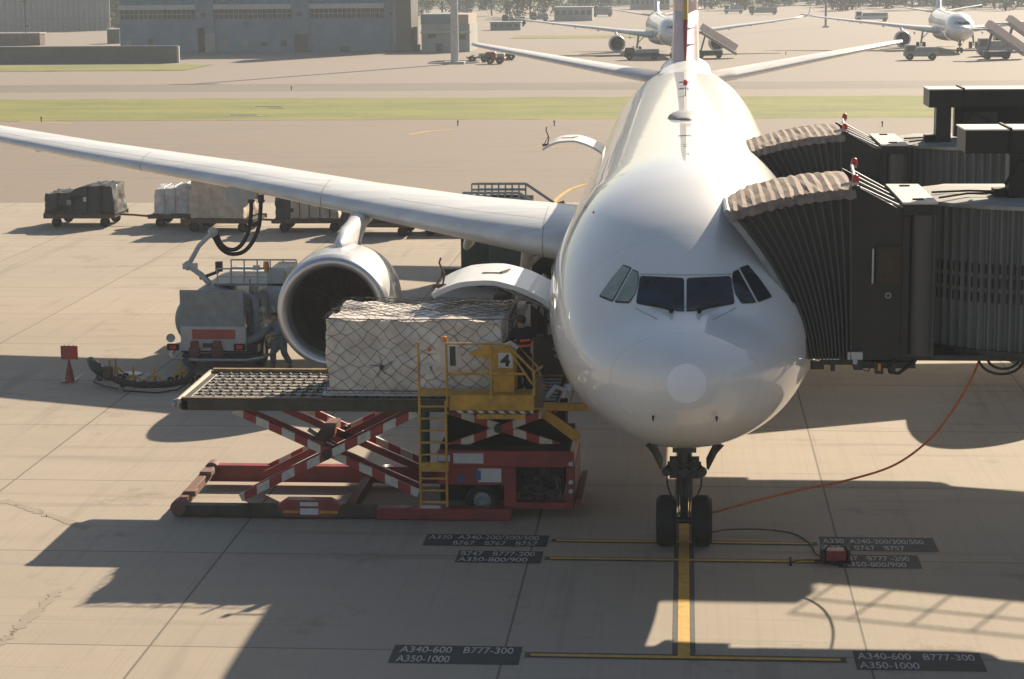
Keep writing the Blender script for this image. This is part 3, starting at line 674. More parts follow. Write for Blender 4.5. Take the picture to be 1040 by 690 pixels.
# ------------------------------------------------------------------ passenger boarding bridges
def bridge(dx, dy, dz, postx, labels):
    O = Vector((dx, dy, dz)); t = thing('boarding_bridge', labels, 'boarding bridge', (dx+7, dy+4.6, 0), group='boarding bridges at the aircraft side')
    v = lambda x, y, z: Vector((x+dx, y+dy, z+dz))
    NP = 13; yn, yf = 3.15, 6.7
    def sec(i, out):
        u = i/(2*NP); tu = u**.95
        bx = 3.12-.84*tu; bz = 4.42
        tx = 3.12-2.32*tu+ (0); tz = 7.60-.10*u-.34*u*u
        o = .055 if out else -.02
        pts = []
        for k in range(9):
            q = k/8; bulge = .22*4*q*(1-q)*u
            pts.append(v(bx+(tx-bx)*q**1.05+bulge, yn-o*(1-.55*q)+.06*math.sin(PI*q), bz+(tz-bz)*q))
        return pts, tz, tx, o
    S = [sec(i, i % 2) for i in range(2*NP+1)]
    b = MB(); b.loft([s_[0] for s_ in S], cap=False, close=False); b.build('canopy_bellows', 'canopy_fabric', t); b = MB()
    far = [[Vector((p.x, 2*(dy+(yn+yf)/2)-p.y, p.z)) for p in s_[0]] for s_ in S]
    b.loft(far, cap=False, close=False); b.build('canopy_bellows', 'canopy_fabric', t)
    b = MB(); rows = []
    for i, (p, tz, tx, o) in enumerate(S):
        h = .028 if i % 2 else .0; rnd = random.Random(i*7+int(dy))
        yy = [yn-.16, yn-.04, yn+.7, (yn+yf)/2, yf-.7, yf+.04, yf+.12]; zz = [-.15-.05*(i % 2), -.01, .03, .04, .03, -.01, -.15]
        rows.append([v(tx+rnd.uniform(-.015, .015), y_-o*.6, tz+h+z_+rnd.uniform(-.015, .015)) for y_, z_ in zip(yy, zz)])
    b.loft(rows, cap=False, close=False); b.build('canopy_top', 'canopy_tan', t)
    for i in range(1, 2*NP, 2):
        b = MB(); pts_ = [p+Vector((0, -.012, 0)) for p in S[i][0]]; b.tube(pts_, .014, 5); b.build('canopy_rib', 'rib_grey', t)
    # padded edge that presses on the aircraft
    b = MB(); e = S[-1][0]; e2 = far[-1]; b.tube([p+Vector((-.03, 0, 0)) for p in e]+[e2[-1]+Vector((-.03, 0, 0))]+[p+Vector((-.03, 0, 0)) for p in reversed(e2[:-1])], .065, 8); b.build('canopy_cushion', 'grey_paint', t, smooth=True)
    # cab walls
    b = MB(); b.prism([v(3.13, 3.2, 4.42), v(4.12, 3.2, 4.42), v(4.12, 3.2, 7.12), v(3.13, 3.2, 7.66)], (0, .12, 0)); b.prism([v(3.13, 6.6, 4.42), v(4.12, 6.6, 4.42), v(4.12, 6.6, 7.12), v(3.13, 6.6, 7.66)], (0, .12, 0))
    b.box(dx+3.05, dx+3.2, dy+3.16, dy+3.19, dz+4.4, dz+7.66); b.box(dx+4.0, dx+4.12, dy+3.15, dy+3.19, dz+4.4, dz+7.1)
    b.face([v(3.13, 3.32, 7.4), v(4.12, 3.32, 6.95), v(4.12, 6.6, 6.95), v(3.13, 6.6, 7.4)])
    cab = b.build('cab', 'bridge_dark', t)
    b = MB(); b.box(dx+3.15, dx+7, dy+3.35, dy+6.6, dz+4.36, dz+4.46); b.box(dx+3.15, dx+3.3, dy+3.2, dy+6.7, dz+4.2, dz+4.42); b.build('cab_floor', 'dark_metal', t)
    wx0, wx1, wz0, wz1 = 3.50, 4.02, 5.78, 6.56
    b = MB(); P_ = roundpoly([(wx0, wz0), (wx1, wz0), (wx1, wz1), (wx0, wz1)], .12)
    b.prism([v(p.x, 3.165, p.y) for p in P_], (0, .03, 0)); wf = b.build('cab_window_frame', 'rubber', t)
    b = MB(); cxw, czw = (wx0+wx1)/2, (wz0+wz1)/2; b.face([v(cxw+(p.x-cxw)*.84, 3.155, czw+(p.y-czw)*.88) for p in P_]); b.build('cab_window', 'window_brown', wf)
    b = MB(); b.box(dx+3.44, dx+3.47, dy+3.10, dy+3.14, dz+5.85, dz+6.50); b.cyl(v(3.455, 3.12, 5.9), v(3.455, 3.2, 5.9), .015, 6); b.cyl(v(3.455, 3.12, 6.45), v(3.455, 3.2, 6.45), .015, 6); b.build('grab_handle', 'light_grey', t)
    b = MB(); b.lathe([(0, .06), (-.03, .06), (-.03, .03)], v(3.75, 3.17, 5.62), 'y', 16); b.build('door_lock', 'grey_paint', t)
    # lamps, rods
    for (x, y, z) in ((3.12, 3.25, 7.70), (3.35, 6.5, 7.72)):
        b = MB(); b.cyl(v(x, y, z-.03), v(x, y, z+.02), .05, 10); lp = b.build('lamp_base', 'light_grey', t)
        b = MB(); b.cyl(v(x, y, z+.02), v(x, y, z+.10), .07, 14, .065); b.ball(v(x, y, z+.10), .065); b.build('red_lamp', 'bright_red', lp, smooth=True)
    b = MB(); b.tube([v(2.85, 3.22, 7.66), v(3.12, 3.22, 7.72), v(3.3, 6.5, 7.74)], .03, 6); b.build('canopy_rail', 'light_grey', t)
    for k in range(4):
        y = 3.3+k*1.02; b = MB(); b.cyl(v(3.12+.05*k, y, 7.66), v(4.15, y, 7.18), .022, 8); b.build('canopy_rod', 'light_grey', t)
    # roof plate
    b = MB(); b.box(dx+3.98, dx+4.62, dy+3.12, dy+6.5, dz+7.32, dz+7.36); b.build('roof_plate', 'roof_white', t)
    b = MB(); b.box(dx+4.0, dx+4.60, dy+3.14, dy+6.4, dz+7.12, dz+7.318); b.build('roof_edge', 'bridge_dark', t)
    b = MB(); b.box(dx+4.2, dx+4.4, dy+3.5, dy+3.58, dz+7.36, dz+7.39); b.box(dx+4.2, dx+4.4, dy+6.0, dy+6.08, dz+7.36, dz+7.39); b.build('lifting_eye', 'dark_metal', t)
    b = MB(); b.cyl(v(4.36, 3.28, 4.5), v(4.36, 3.28, 7.12), .21, 24); b.box(dx+4.12, dx+4.62, dy+3.3, dy+3.4, dz+4.45, dz+7.12); b.build('corner_column', 'column_grey', t, smooth=True)
    # rotunda of corrugated sheet
    cx, cy, rr = 6.75, 5.55, 2.38
    b = MB(); n = 300; lo, hi = [], []
    for k in range(n+1):
        a = R(150)+R(240)*k/n; r_ = rr+.045*math.copysign(min(1, abs(math.sin(k*PI/3.0*1.0))*1.6), math.sin(k*PI/3.0)); lo.append(v(cx+r_*math.cos(a), cy+r_*math.sin(a), 4.55)); hi.append(v(cx+r_*math.cos(a), cy+r_*math.sin(a), 7.22))
    for p in lo+hi: p.y = min(p.y, dy+6.68)
    vl, vh = b.verts(lo), b.verts(hi)
    for k in range(n): b.bm.faces.new((vl[k], vl[k+1], vh[k+1], vh[k]))
    wall = b.build('rotunda_wall', 'bridge_green', t)
    b = MB()
    for k in range(34):
        a = R(196)+R(3.2)*k
        for zz in (5.45, 5.72, 5.99):
            c_ = v(cx+(rr+.052)*math.cos(a), cy+(rr+.052)*math.sin(a), zz); tg = Vector((-math.sin(a), math.cos(a), 0))*.018; b.face([c_-tg, c_+tg, c_+tg+Vector((0, 0, .19)), c_-tg+Vector((0, 0, .19))])
    b.build('vent_slots', 'black_hole', wall)
    b = MB(); b.lathe([(7.20, rr+.06), (7.20, rr+.12), (7.27, rr+.12), (7.34, rr-.4), (7.38, .05)], v(cx, cy, 0), 'z', 60)
    for q_ in b.bm.verts: q_.co.y = min(q_.co.y, dy+6.72)
    b.build('rotunda_roof', 'roof_dirty', t, smooth=True)
    b = MB(); b.lathe([(4.55, rr-.3), (4.55, rr+.10), (4.47, rr+.10), (4.42, rr-.2), (4.36, .1)], v(cx, cy, 0), 'z', 60)
    for k in range(60):
        a = 2*PI*k/60
        if math.sin(a) > -.15: continue
        p = v(cx+(rr+.08)*math.cos(a), cy+(rr+.08)*math.sin(a), 4.42); b.box(p.x-.04, p.x+.04, p.y-.04, p.y+.04, p.z-.03, p.z+.05)
    for q_ in b.bm.verts: q_.co.y = min(q_.co.y, dy+6.72)
    b.build('rotunda_floor', 'dark_metal', t)
    b = MB(); b.tube([v(4.75, 4.1, 7.34), v(5.3, 4.3, 7.40), v(postx+.1, 4.2, 7.42)], .02, 6); b.tube([v(4.7, 4.9, 7.36), v(5.4, 4.8, 7.40), v(postx+.1, 4.4, 7.42)], .02, 6); b.box(dx+postx-.25, dx+postx+.05, dy+4.1, dy+4.5, dz+7.36, dz+7.5); b.build('roof_cable', 'rubber', t)
    # tunnel end frame and telescopic tunnel towards the terminal
    b = MB(); b.box(dx+5.2, dx+8.6, dy+4.0, dy+5.3, dz+8.18, dz+8.60); b.box(dx+postx, dx+postx+.36, dy+4.0, dy+4.5, dz+7.3, dz+8.178); fr = b.build('tunnel_end_frame', 'bridge_dark', t, bevel=.01)
    b = MB(); b.box(dx+postx+.55, dx+8.6, dy+4.9, dy+5.2, dz+7.4, dz+8.178); b.build('tunnel_end_wall', 'bridge_dark', t)
    b = MB(); b.box(dx+postx+.75, dx+postx+1.6, dy+4.86, dy+4.895, dz+7.75, dz+8.0); b.build('wall_plate', 'column_grey', t)
    b = MB(); b.box(dx+5.18, dx+8.6, dy+3.98, dy+5.32, dz+8.602, dz+8.63); b.build('frame_top', 'roof_white', fr)
    b = MB(); b.box(dx+6.0, dx+6.05, dy+3.97, dy+5.35, dz+8.16, dz+8.66); b.build('strap', 'rubber', fr)
    d = Vector((1.0, -.28, .01)).normalized(); sdv = Vector((.28, 1.0, 0)).normalized()
    def seg(name, s0, s1, hw, z0, z1, m):
        b = MB(); p = v(7.4, 5.4, 0)
        q = [p+d*s0-sdv*hw, p+d*s1-sdv*hw, p+d*s1+sdv*hw, p+d*s0+sdv*hw]
        b.loft([[(k.x, k.y, z0+dz) for k in q], [(k.x, k.y, z1+dz) for k in q]])
        n = int((s1-s0)/.35)
        for k in range(n):
            c_ = p+d*(s0+.17+k*.35)-sdv*(hw+.03); b.box(c_.x-.05, c_.x+.05, c_.y-.03, c_.y+.03, z0+dz+.3, z1+dz-.3)
        return b.build(name, m, t)
    seg('tunnel', .6, 13, 1.35, 4.45, 7.7, 'bridge_green'); seg('outer_tunnel', 9, 30, 1.6, 4.2, 8.3, 'bridge_green')
    b = MB(); b.tube([v(7.0, 3.95, 7.4), v(6.6, 3.95, 7.9), v(6.2, 3.95, 8.05), v(5.95, 3.95, 7.6)], .035, 8); b.build('drape_cable', 'rubber', t)
    b = MB(); e0 = v(7.4, 5.4, 7.72)+d*1.6-sdv*1.3
    for k in range(6): b.cyl(e0+d*k*1.1, e0+d*k*1.1+Vector((0, 0, 1.1)), .03, 6)
    for z in (.55, 1.1): b.cyl(e0+Vector((0, 0, z)), e0+d*5.5+Vector((0, 0, z)), .03, 6)
    b.build('roof_rail', 'dark_metal', t)
    # stair and lift column
    p = v(7.4, 5.4, 0)+d*6.5
    for sgn in (-1, 1):
        c_ = p+sdv*sgn*1.75; b = MB(); b.box(c_.x-.2, c_.x+.2, c_.y-.2, c_.y+.2, .9, 7.6+dz); b.build('lift_column', 'grey_paint', t)
        b = MB(); b.lathe([(-.2, .25), (-.2, .55), (.2, .55), (.2, .25)], (c_.x, c_.y, .55), 'x', 24, closed=True); b.build('drive_wheel', 'rubber', t, smooth=True)
    a_, c_ = p-sdv*1.75, p+sdv*1.75; b = MB(); b.beam(a_+Vector((0, 0, 1.1)), c_+Vector((0, 0, 1.1)), .4, .5); b.beam(a_+Vector((0, 0, 1.4)), c_+Vector((0, 0, 3.8)), .1, .1); b.beam(a_+Vector((0, 0, 3.8)), c_+Vector((0, 0, 1.4)), .1, .1); b.beam(a_+Vector((0, 0, 3.9)), c_+Vector((0, 0, 3.9)), .3, .3); b.build('column_brace', 'grey_paint', t)
    # handrails of the service landing
    b = MB(); q0 = v(7.2, 2.5, 4.3)
    for k in range(6): b.cyl(q0+Vector((k*.8, -.3*k*.28, 0)), q0+Vector((k*.8, -.3*k*.28, 1.05)), .022, 6)
    for z in (.55, 1.05): b.cyl(q0+Vector((0, 0, z)), q0+Vector((4.0, -.42, z)), .022, 6)
    b.build('landing_rail', 'dark_metal', t)
    # kit below the cab
    b = MB(); b.box(dx+2.55, dx+3.15, dy+3.2, dy+3.4, dz+4.30, dz+4.40); b.box(dx+3.2, dx+4.3, dy+3.3, dy+6.6, dz+4.22, dz+4.34); b.box(dx+2.72, dx+2.80, dy+3.2, dy+3.3, dz+4.18, dz+4.3); b.box(dx+2.35, dx+2.6, dy+3.25, dy+3.35, dz+4.2, dz+4.36)
    b.box(dx+3.55, dx+3.70, dy+3.25, dy+3.5, dz+4.12, dz+4.34); b.box(dx+3.85, dx+3.92, dy+3.2, dy+3.4, dz+4.15, dz+4.34); b.build('underframe', 'dark_metal', t)
    b = MB(); b.box(dx+3.02, dx+3.30, dy+3.08, dy+3.18, dz+4.42, dz+4.56); b.box(dx+3.12, dx+3.2, dy+3.06, dy+3.1, dz+4.34, dz+4.42); b.build('flood_lamp', 'light_grey', t)
    b = MB(); b.tube([v(3.95, 3.3, 4.4), v(3.78, 3.25, 4.3), v(3.82, 3.22, 4.16), v(3.98, 3.22, 4.14), v(4.12, 3.25, 4.24), v(4.3, 3.3, 4.38)], .035, 8); b.tube([v(3.25, 3.25, 4.35), v(3.32, 3.2, 4.2), v(3.42, 3.2, 4.18), v(3.5, 3.22, 4.34)], .012, 6); b.build('cable_loop', 'rubber', t, smooth=True)
    b = MB(); b.cyl(v(3.62, 3.18, 4.2), v(3.62, 3.18, 4.33), .03, 8); b.build('amber_lamp', 'amber', t)
    b = MB(); b.tube([v(5.9+.42*math.cos(a), 3.5+.1*math.sin(a), 4.4+.3*math.sin(a)) for a in [PI+PI*k/10 for k in range(11)]], .025, 6); b.tube([v(5.95+.3*math.cos(a), 3.52, 4.4+.22*math.sin(a)) for a in [PI+PI*k/10 for k in range(11)]], .025, 6); b.build('hanging_hose', 'rubber', t, smooth=True)
    return t
bridge(0, 0, 0, 6.02, 'dark boarding bridge nearest the camera, its folding canopy against the nose behind the cockpit')
bridge(.72, 12.4, .05, 5.38, 'boarding bridge farther back, its folding canopy partly hidden behind the nearer bridge')
# ------------------------------------------------------------------ people
def skin_mesh(name, nodes, edges, m, parent, root=0, lev=2):
    me = bpy.data.meshes.new(name); me.from_pydata([n[0] for n in nodes], edges, []); o = bpy.data.objects.new(name, me); C.objects.link(o)
    md = o.modifiers.new('s', 'SKIN'); md.use_smooth_shade = True; sb = o.modifiers.new('d', 'SUBSURF'); sb.levels = lev; sb.render_levels = lev
    for i, n in enumerate(nodes):
        sv = me.skin_vertices[0].data[i]; r = n[1]; sv.radius = r if isinstance(r, tuple) else (r, r); sv.use_root = (i == root)
    dg = bpy.context.evaluated_depsgraph_get(); nm = bpy.data.meshes.new_from_object(o.evaluated_get(dg)); o.modifiers.clear(); o.data = nm; bpy.data.meshes.remove(me); nm.name = name
    nm.materials.clear(); nm.materials.append(M[m]); nm.shade_smooth(); o.parent = parent; return o
def person(loc, rz, J, label, top, legs, tape, group=None):
    t = thing('person', label, 'person', loc, rz, group, world=False)
    V = {k: Vector(v) for k, v in J.items()}
    n = [(V['pel'], (.15, .12)), (V['spine'], (.13, .11)), (V['chest'], (.16, .12)), (V['neck'], .062), (V['jaw'], (.078, .085)), (V['head'], (.105, .12)), (V['crown'], (.078, .09))]
    e = [(0, 1), (1, 2), (2, 3), (3, 4), (4, 5), (5, 6)]
    for s_ in 'lr':
        b0 = len(n); n += [(V['sh'+s_], .066), (V['el'+s_], .05), (V['wr'+s_], .033), (V['hand'+s_], (.042, .024))]; e += [(2, b0), (b0, b0+1), (b0+1, b0+2), (b0+2, b0+3)]
        b0 = len(n); n += [(V['hip'+s_], .10), (V['kn'+s_], .068), (V['an'+s_], .045), (V['toe'+s_], .045)]; e += [(0, b0), (b0, b0+1), (b0+1, b0+2), (b0+2, b0+3)]
    body = skin_mesh('body', n, e, 'skin', t)
    for s_ in 'lr':                                            # fingers and thumb
        h = V['hand'+s_]; d = (h-V['wr'+s_]).normalized(); side = d.cross(Vector((0, 0, 1))).normalized() if abs(d.z) < .9 else Vector((0, 1, 0)); dn = side.cross(d).normalized()
        for k, ln in enumerate((.072, .080, .074, .060)):
            p = h-d*.01+side*(k-1.5)*.019; skin_mesh('finger', [(p, .009), (p+d*ln*.55-dn*.004, .0085), (p+d*ln*.95-dn*.022, .007)], [(0, 1), (1, 2)], 'skin', body, lev=1)
        p = h-d*.05+side*.03; skin_mesh('thumb', [(p, .011), (p+side*.025+d*.03, .010), (p+side*.03+d*.058, .008)], [(0, 1), (1, 2)], 'skin', body, lev=1)
    g_ = .016
    n2 = [(V['pel']+Vector((0, 0, -.16)), (.19, .16)), (V['spine'], (.19, .155)), (V['chest'], (.215, .165)), (V['chest'].lerp(V['neck'], .95), (.10, .09))]; e2 = [(0, 1), (1, 2), (2, 3)]
    for s_ in 'lr':
        b0 = len(n2); n2 += [(V['sh'+s_], .105), (V['el'+s_], .080), (V['wr'+s_], .060)]; e2 += [(2, b0), (b0, b0+1), (b0+1, b0+2)]
    jk = skin_mesh('jacket', n2, e2, top, body)
    n3 = [(V['pel']+Vector((0, 0, .12)), (.165, .135))]; e3 = []
    for s_ in 'lr':
        b0 = len(n3); n3 += [(V['hip'+s_]+Vector((0, 0, -.04)), .135), (V['kn'+s_], .105), (V['an'+s_]+Vector((0, 0, .03)), .09)]; e3 += [(0, b0), (b0, b0+1), (b0+1, b0+2)]
    skin_mesh('trousers', n3, e3, legs, body)
    for s_ in 'lr':
        a = V['an'+s_]; q = V['toe'+s_]; skin_mesh('shoe', [(a-(q-a)*.25+Vector((0, 0, -.035)), (.06, .055)), (a.lerp(q, .5)+Vector((0, 0, -.03)), (.065, .05)), (q+Vector((0, 0, -.01)), (.06, .04))], [(0, 1), (1, 2)], 'rubber', body)
    b = MB(); c = V['head']; b.ball(c+Vector((0, .012, .035)), .122, (.85, 1.0, .88), 16)
    bmesh.ops.bisect_plane(b.bm, geom=b.bm.verts[:]+b.bm.edges[:]+b.bm.faces[:], plane_co=c+Vector((0, 0, .015)), plane_no=Vector((0, .55, 1)).normalized()*-1, clear_outer=True)
    b.build('cap', 'hair', body, smooth='all')
    b = MB(); b.ball(c+Vector((0, -.112, -.012)), .020, (.8, 1, 1.4), 8); b.build('nose', 'skin', body, smooth='all')
    for sx in (-1, 1):
        b = MB(); b.ball(c+Vector((sx*.096, .01, -.005)), .026, (.4, .8, 1.2), 8); b.build('ear', 'skin', body, smooth='all')
        b = MB(); b.ball(c+Vector((sx*.034, -.098, .012)), .011, (1, .6, .7), 8); b.build('eye', 'hair', body, smooth='all')
    if tape:
        ax = (V['chest']-V['spine']).normalized()
        for k, f in enumerate((.25, .75)):
            cc = V['spine'].lerp(V['chest'], f-.25); b = MB(); rows = []
            for dz in (-.025, .025): rows.append([cc+ax*dz+Vector((.205*math.cos(a), .165*math.sin(a), 0)) for a in [2*PI*j/24 for j in range(24)]])
            b.loft(rows, cap=False); b.build('reflective_band', 'orange_tape', jk, smooth='all')
        for s_ in 'lr':
            p = V['el'+s_].lerp(V['wr'+s_], .25); q = V['el'+s_].lerp(V['wr'+s_], .48); b = MB(); b.tube([p, q], [.082, .074], 14, cap=False); b.build('reflective_band', 'orange_tape', jk, smooth='all')
    return t
# ------------------------------------------------------------------ cargo loader with the netted load
def loader():
    t = thing('cargo_loader', 'red and yellow scissor lift cargo loader raised to the open hold of the big airliner', 'cargo loader', (-7, 9.5, 0), group='cargo loaders at the hold doors')
    # base rails
    b = MB(); b.box(-11.02, -6.6, 7.72, 8.0, .04, .28); near = b.build('base_rail', 'olive_frame', t, bevel=.015)
    b = MB(); b.box(-6.598, -3.7, 7.70, 7.99, .02, .27); b.build('base_rail', 'red_paint', t, bevel=.015)
    b = MB(); b.prism([(-8.75, 7.69, .30), (-8.55, 7.69, .43), (-7.6, 7.69, .43), (-7.35, 7.69, .30), (-7.5, 7.69, .06), (-8.6, 7.69, .06)], (0, .3, 0)); pl = b.build('rail_plate', 'red_paint', near)
    b = MB(); b.face([(-8.25, 7.684, .11), (-7.85, 7.684, .11), (-7.85, 7.684, .25), (-8.25, 7.684, .25)]); b.face([(-8.25, 7.684, .30), (-7.85, 7.684, .30), (-7.85, 7.684, .39), (-8.25, 7.684, .39)]); b.build('label_plate', 'paper', pl)
    b = MB(); b.face([(-8.65, 7.686, .14), (-8.27, 7.686, .14), (-8.27, 7.686, .20), (-8.6, 7.686, .20)]); b.face([(-7.83, 7.686, .14), (-7.42, 7.686, .14), (-7.44, 7.686, .20), (-7.83, 7.686, .20)]); b.build('warning_band', 'yellow_paint', pl)
    b = MB(); b.box(-10.9, -3.7, 10.62, 10.9, .10, .48); b.build('base_rail', 'red_paint', t, bevel=.015)
    b = MB(); b.beam((-10.93, 7.9, .24), (-10.85, 10.75, .38), .20, .20); b.box(-10.98, -10.7, 8.4, 8.7, .30, .42); b.box(-10.95, -10.68, 9.9, 10.3, .38, .5); b.cyl((-10.93, 7.68, .22), (-10.93, 8.05, .22), .17, 14); b.cyl((-10.83, 10.6, .38), (-10.83, 10.95, .38), .17, 14); b.build('cross_tube', 'rust_red', t, smooth=True, bevel=.01)
    b = MB(); b.box(-7.3, -7.1, 8.0, 10.62, .08, .3); b.build('cross_member', 'dull_red', t)
    # main scissors: two pairs
    for Y, mname in ((8.18, STRIPE), (10.75, STRIPE)):
        o = Y-8.2
        lo, hi = (.34, 2.28)
        for (x0, z0, x1, z1, dy) in ((-9.65, lo, -5.75, hi, 0), (-9.78, hi, -5.75, lo+.1, .14)):
            b = MB(); b.beam((x0, Y+dy+.03, z0), (x1, Y+dy+.03, z1), .09, .17); b.build('scissor_arm', STRIPE, t, bevel=.01)
        b = MB(); b.cyl((-7.72, Y-.07, 1.32), (-7.72, Y+.3, 1.32), .10, 14); b.build('pivot_pin', 'dark_metal', t)
    for (x0, z0, x1, z1) in ((-9.5, .38, -5.8, 2.25), (-9.7, 2.22, -5.8, .5)):
        b = MB(); b.beam((x0, 8.75, z0), (x1, 8.75, z1), .09, .16); b.build('inner_scissor_arm', 'red_paint', t)
        b = MB(); b.beam((x0, 10.2, z0), (x1, 10.2, z1), .09, .16); b.build('inner_scissor_arm', 'red_paint', t)
    b = MB(); b.beam((-7.95, 8.35, 1.50), (-7.95, 10.7, 1.50), .26, .2); b.build('scissor_cross_beam', 'dull_red', t)
    b = MB(); b.cyl((-6.6, 9.2, .5), (-7.9, 9.2, 1.4), .09, 12); b.cyl((-7.5, 9.2, 1.12), (-8.3, 9.2, 1.66), .05, 10); b.build('hydraulic_ram', 'steel', t, smooth=True)
    # main deck
    DZ = 2.56
    b = MB(); b.box(-10.86, -3.6, 8.10, 8.22, 2.30, 2.56); b.box(-10.86, -3.6, 11.2, 11.32, 2.30, 2.56); b.box(-10.90, -10.72, 8.10, 11.32, 2.32, 2.54); b.box(-3.7, -3.6, 8.1, 11.3, 2.3, 2.54); dk = b.build('deck_frame', 'olive_frame', t, bevel=.012)
    b = MB(); b.box(-10.86, -3.6, 8.085, 8.225, 2.562, 2.585); b.build('side_guide', 'rust', dk); b = MB(); b.box(-10.86, -3.6, 11.2, 11.33, 2.562, 2.63); b.build('side_guide', 'worn_yellow', dk)
    b = MB(); b.box(-10.72, -3.7, 8.22, 11.2, 2.40, 2.46); b.build('deck_pan', 'dark_metal', dk)
    b = MB()
    for k in range(9):
        y = 8.36+k*.335; b.box(-10.7, -3.8, y, y+.17, 2.46, 2.545)
    b.build('deck_plank', 'deck_tan', dk)
    b = MB(); rnd = random.Random(4)
    for k in range(9):
        y = 8.28+k*.335
        for j in range(30):
            x = -10.62+j*.23+(.06 if k % 2 else 0)
            b.cyl((x, y-.045, 2.545), (x, y+.045, 2.545), .045, 8)
    b.build('roller', 'dark_steel', dk)['kind'] = 'stuff'
    b = MB()
    for k in range(28):
        x = -10.5+k*.24; b.box(x, x+.07, 8.32, 11.1, 2.546, 2.556)
    b.build('deck_slot', 'black_hole', dk)
    b = MB(); b.cyl((-10.93, 8.05, 2.50), (-10.93, 11.3, 2.52), .07, 10); b.build('end_stop', 'cardboard', dk, smooth=True)
    b = MB(); b.ball((-11.0, 8.08, 2.46), .09); b.box(-11.05, -10.9, 8.02, 8.3, 2.4, 2.5); b.build('corner_guide', 'steel', dk)
    # chassis body
    b = MB(); b.box(-5.3, -2.35, 8.02, 10.6, 1.12, 1.48); bd = b.build('chassis', 'red_paint', t, bevel=.02); b = MB(); b.box(-5.25, -2.45, 8.14, 10.5, 1.485, 1.56); b.box(-5.2, -2.6, 9.1, 10.2, 1.562, 2.2); b.build('under_deck_shade', 'black_hole', bd)  # black boxes on the chassis top are added as the shade below the raised deck
    b = MB(); b.box(-5.3, -3.86, 8.06, 8.12, .72, 1.12); b.build('side_panel', 'red_paint', bd); b = MB(); b.box(-5.3, -3.86, 10.4, 10.5, .3, 1.12); b.build('side_panel', 'red_paint', bd)
    b = MB(); b.box(-3.86, -3.6, 8.0, 8.2, .30, 1.12); b.box(-2.52, -2.36, 8.0, 8.16, .30, 1.12); b.box(-3.86, -2.36, 7.98, 8.2, .22, .36); b.build('bay_frame', 'red_paint', bd, bevel=.01); b = MB(); b.box(-3.86, -2.36, 10.4, 10.55, .22, 1.12); b.build('bay_frame', 'red_paint', bd)
    b = MB(); b.box(-2.52, -2.34, 8.2, 10.6, .25, 1.12); b.box(-2.30, -2.18, 7.9, 10.6, .28, .45); b.build('end_panel', 'dull_red', bd)
    b = MB(); b.box(-5.25, -2.6, 8.5, 10.3, .45, 1.1); b.build('engine_block', 'dark_metal', bd)
    rnd = random.Random(9); b = MB()
    for k in range(22):
        x = rnd.uniform(-3.55, -2.6); z = rnd.uniform(.4, 1.0); b.tube([(x, 8.42, z), (x+rnd.uniform(-.1, .1), 8.30, z+rnd.uniform(-.1, .1)), (x+rnd.uniform(-.2, .2), 8.35, z+rnd.uniform(-.35, .3))], rnd.choice((.015, .02, .03)), 6)
    for k in range(8): x = rnd.uniform(-3.5, -2.7); z = rnd.uniform(.4, .9); b.box(x, x+rnd.uniform(.06, .2), 8.36, 8.48, z, z+rnd.uniform(.08, .22))
    b.build('hydraulic_kit', 'dark_steel', bd)
    for x in (-4.35, -2.9):
        if x == -4.35:
            for y in (8.2, 10.1):
                b = MB(); b.lathe([(-.13, .2), (-.15, .3), (-.1, .36), (.1, .36), (.15, .3), (.13, .2)], (x, y, .36), 'y', 28); w_ = b.build('wheel', 'rubber', t, smooth=True); b = MB(); b.lathe([(-.08, .01), (-.1, .08), (-.13, .10), (-.08, .2), (.08, .2)], (x, y, .36), 'y', 20); b.build('hub', 'grey_paint', w_, smooth=True)
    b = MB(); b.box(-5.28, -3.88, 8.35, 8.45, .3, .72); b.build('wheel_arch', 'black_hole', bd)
    for (x0, x1, z0, z1, m_, y_) in ((-4.95, -4.30, 1.20, 1.42, 'paper', 8.012), (-5.28, -5.02, 1.24, 1.38, 'paper', 8.012), (-4.42, -3.92, .78, 1.08, 'paper', 8.05), (-4.86, -4.72, .78, .92, 'blue_sticker', 8.05), (-4.46, -4.36, .82, 1.04, 'blue_sticker', 8.045)):
        b = MB(); b.box(x0, x1, y_, y_+.02, z0, z1); b.build('sticker', m_, bd)
    b = MB()
    for z in (1.22, .82, .62): b.lathe([(0, .05), (-.04, .05), (-.05, .0)], (-2.42, 7.98, z), 'y', 12)
    b.build('marker_lamp', 'light_grey', bd)
    # front scissors
    for Y in (8.3, 10.3):
        for (x0, z0, x1, z1, dy) in ((-5.25, 1.42, -2.75, 2.35, 0), (-5.3, 2.35, -2.7, 1.5, .13)):
            b = MB(); b.beam((x0, Y+dy, z0), (x1, Y+dy, z1), .08, .17); b.build('scissor_arm', STRIPE, t, bevel=.01)
        b = MB(); b.cyl((-4.0, Y-.06, 1.91), (-4.0, Y+.2, 1.91), .09, 12); b.build('pivot_pin', 'dark_metal', t)
    b = MB(); b.beam((-3.0, 8.2, 2.28), (-2.25, 8.2, 1.72), .1, .2); b.build('diagonal_stay', 'yellow_paint', t)
    b = MB(); b.box(-3.55, -1.98, 8.05, 8.20, 2.36, 2.52); b.box(-3.55, -1.98, 11.1, 11.25, 2.36, 2.52); b.box(-2.08, -1.98, 8.2, 11.1, 2.38, 2.5); br = b.build('bridge_frame', 'yellow_paint', t, bevel=.01)
    b = MB(); b.box(-3.55, -2.7, 8.2, 11.1, 2.40, 2.50); 
    b.build('bridge_deck', 'dark_metal', br)
    b = MB()
    for k in range(7):
        y = 8.35+.38*k; b.cyl((-3.5, y, 2.53), (-2.75, y, 2.53), .04, 8)
    b.build('bridge_roller', 'steel', br)
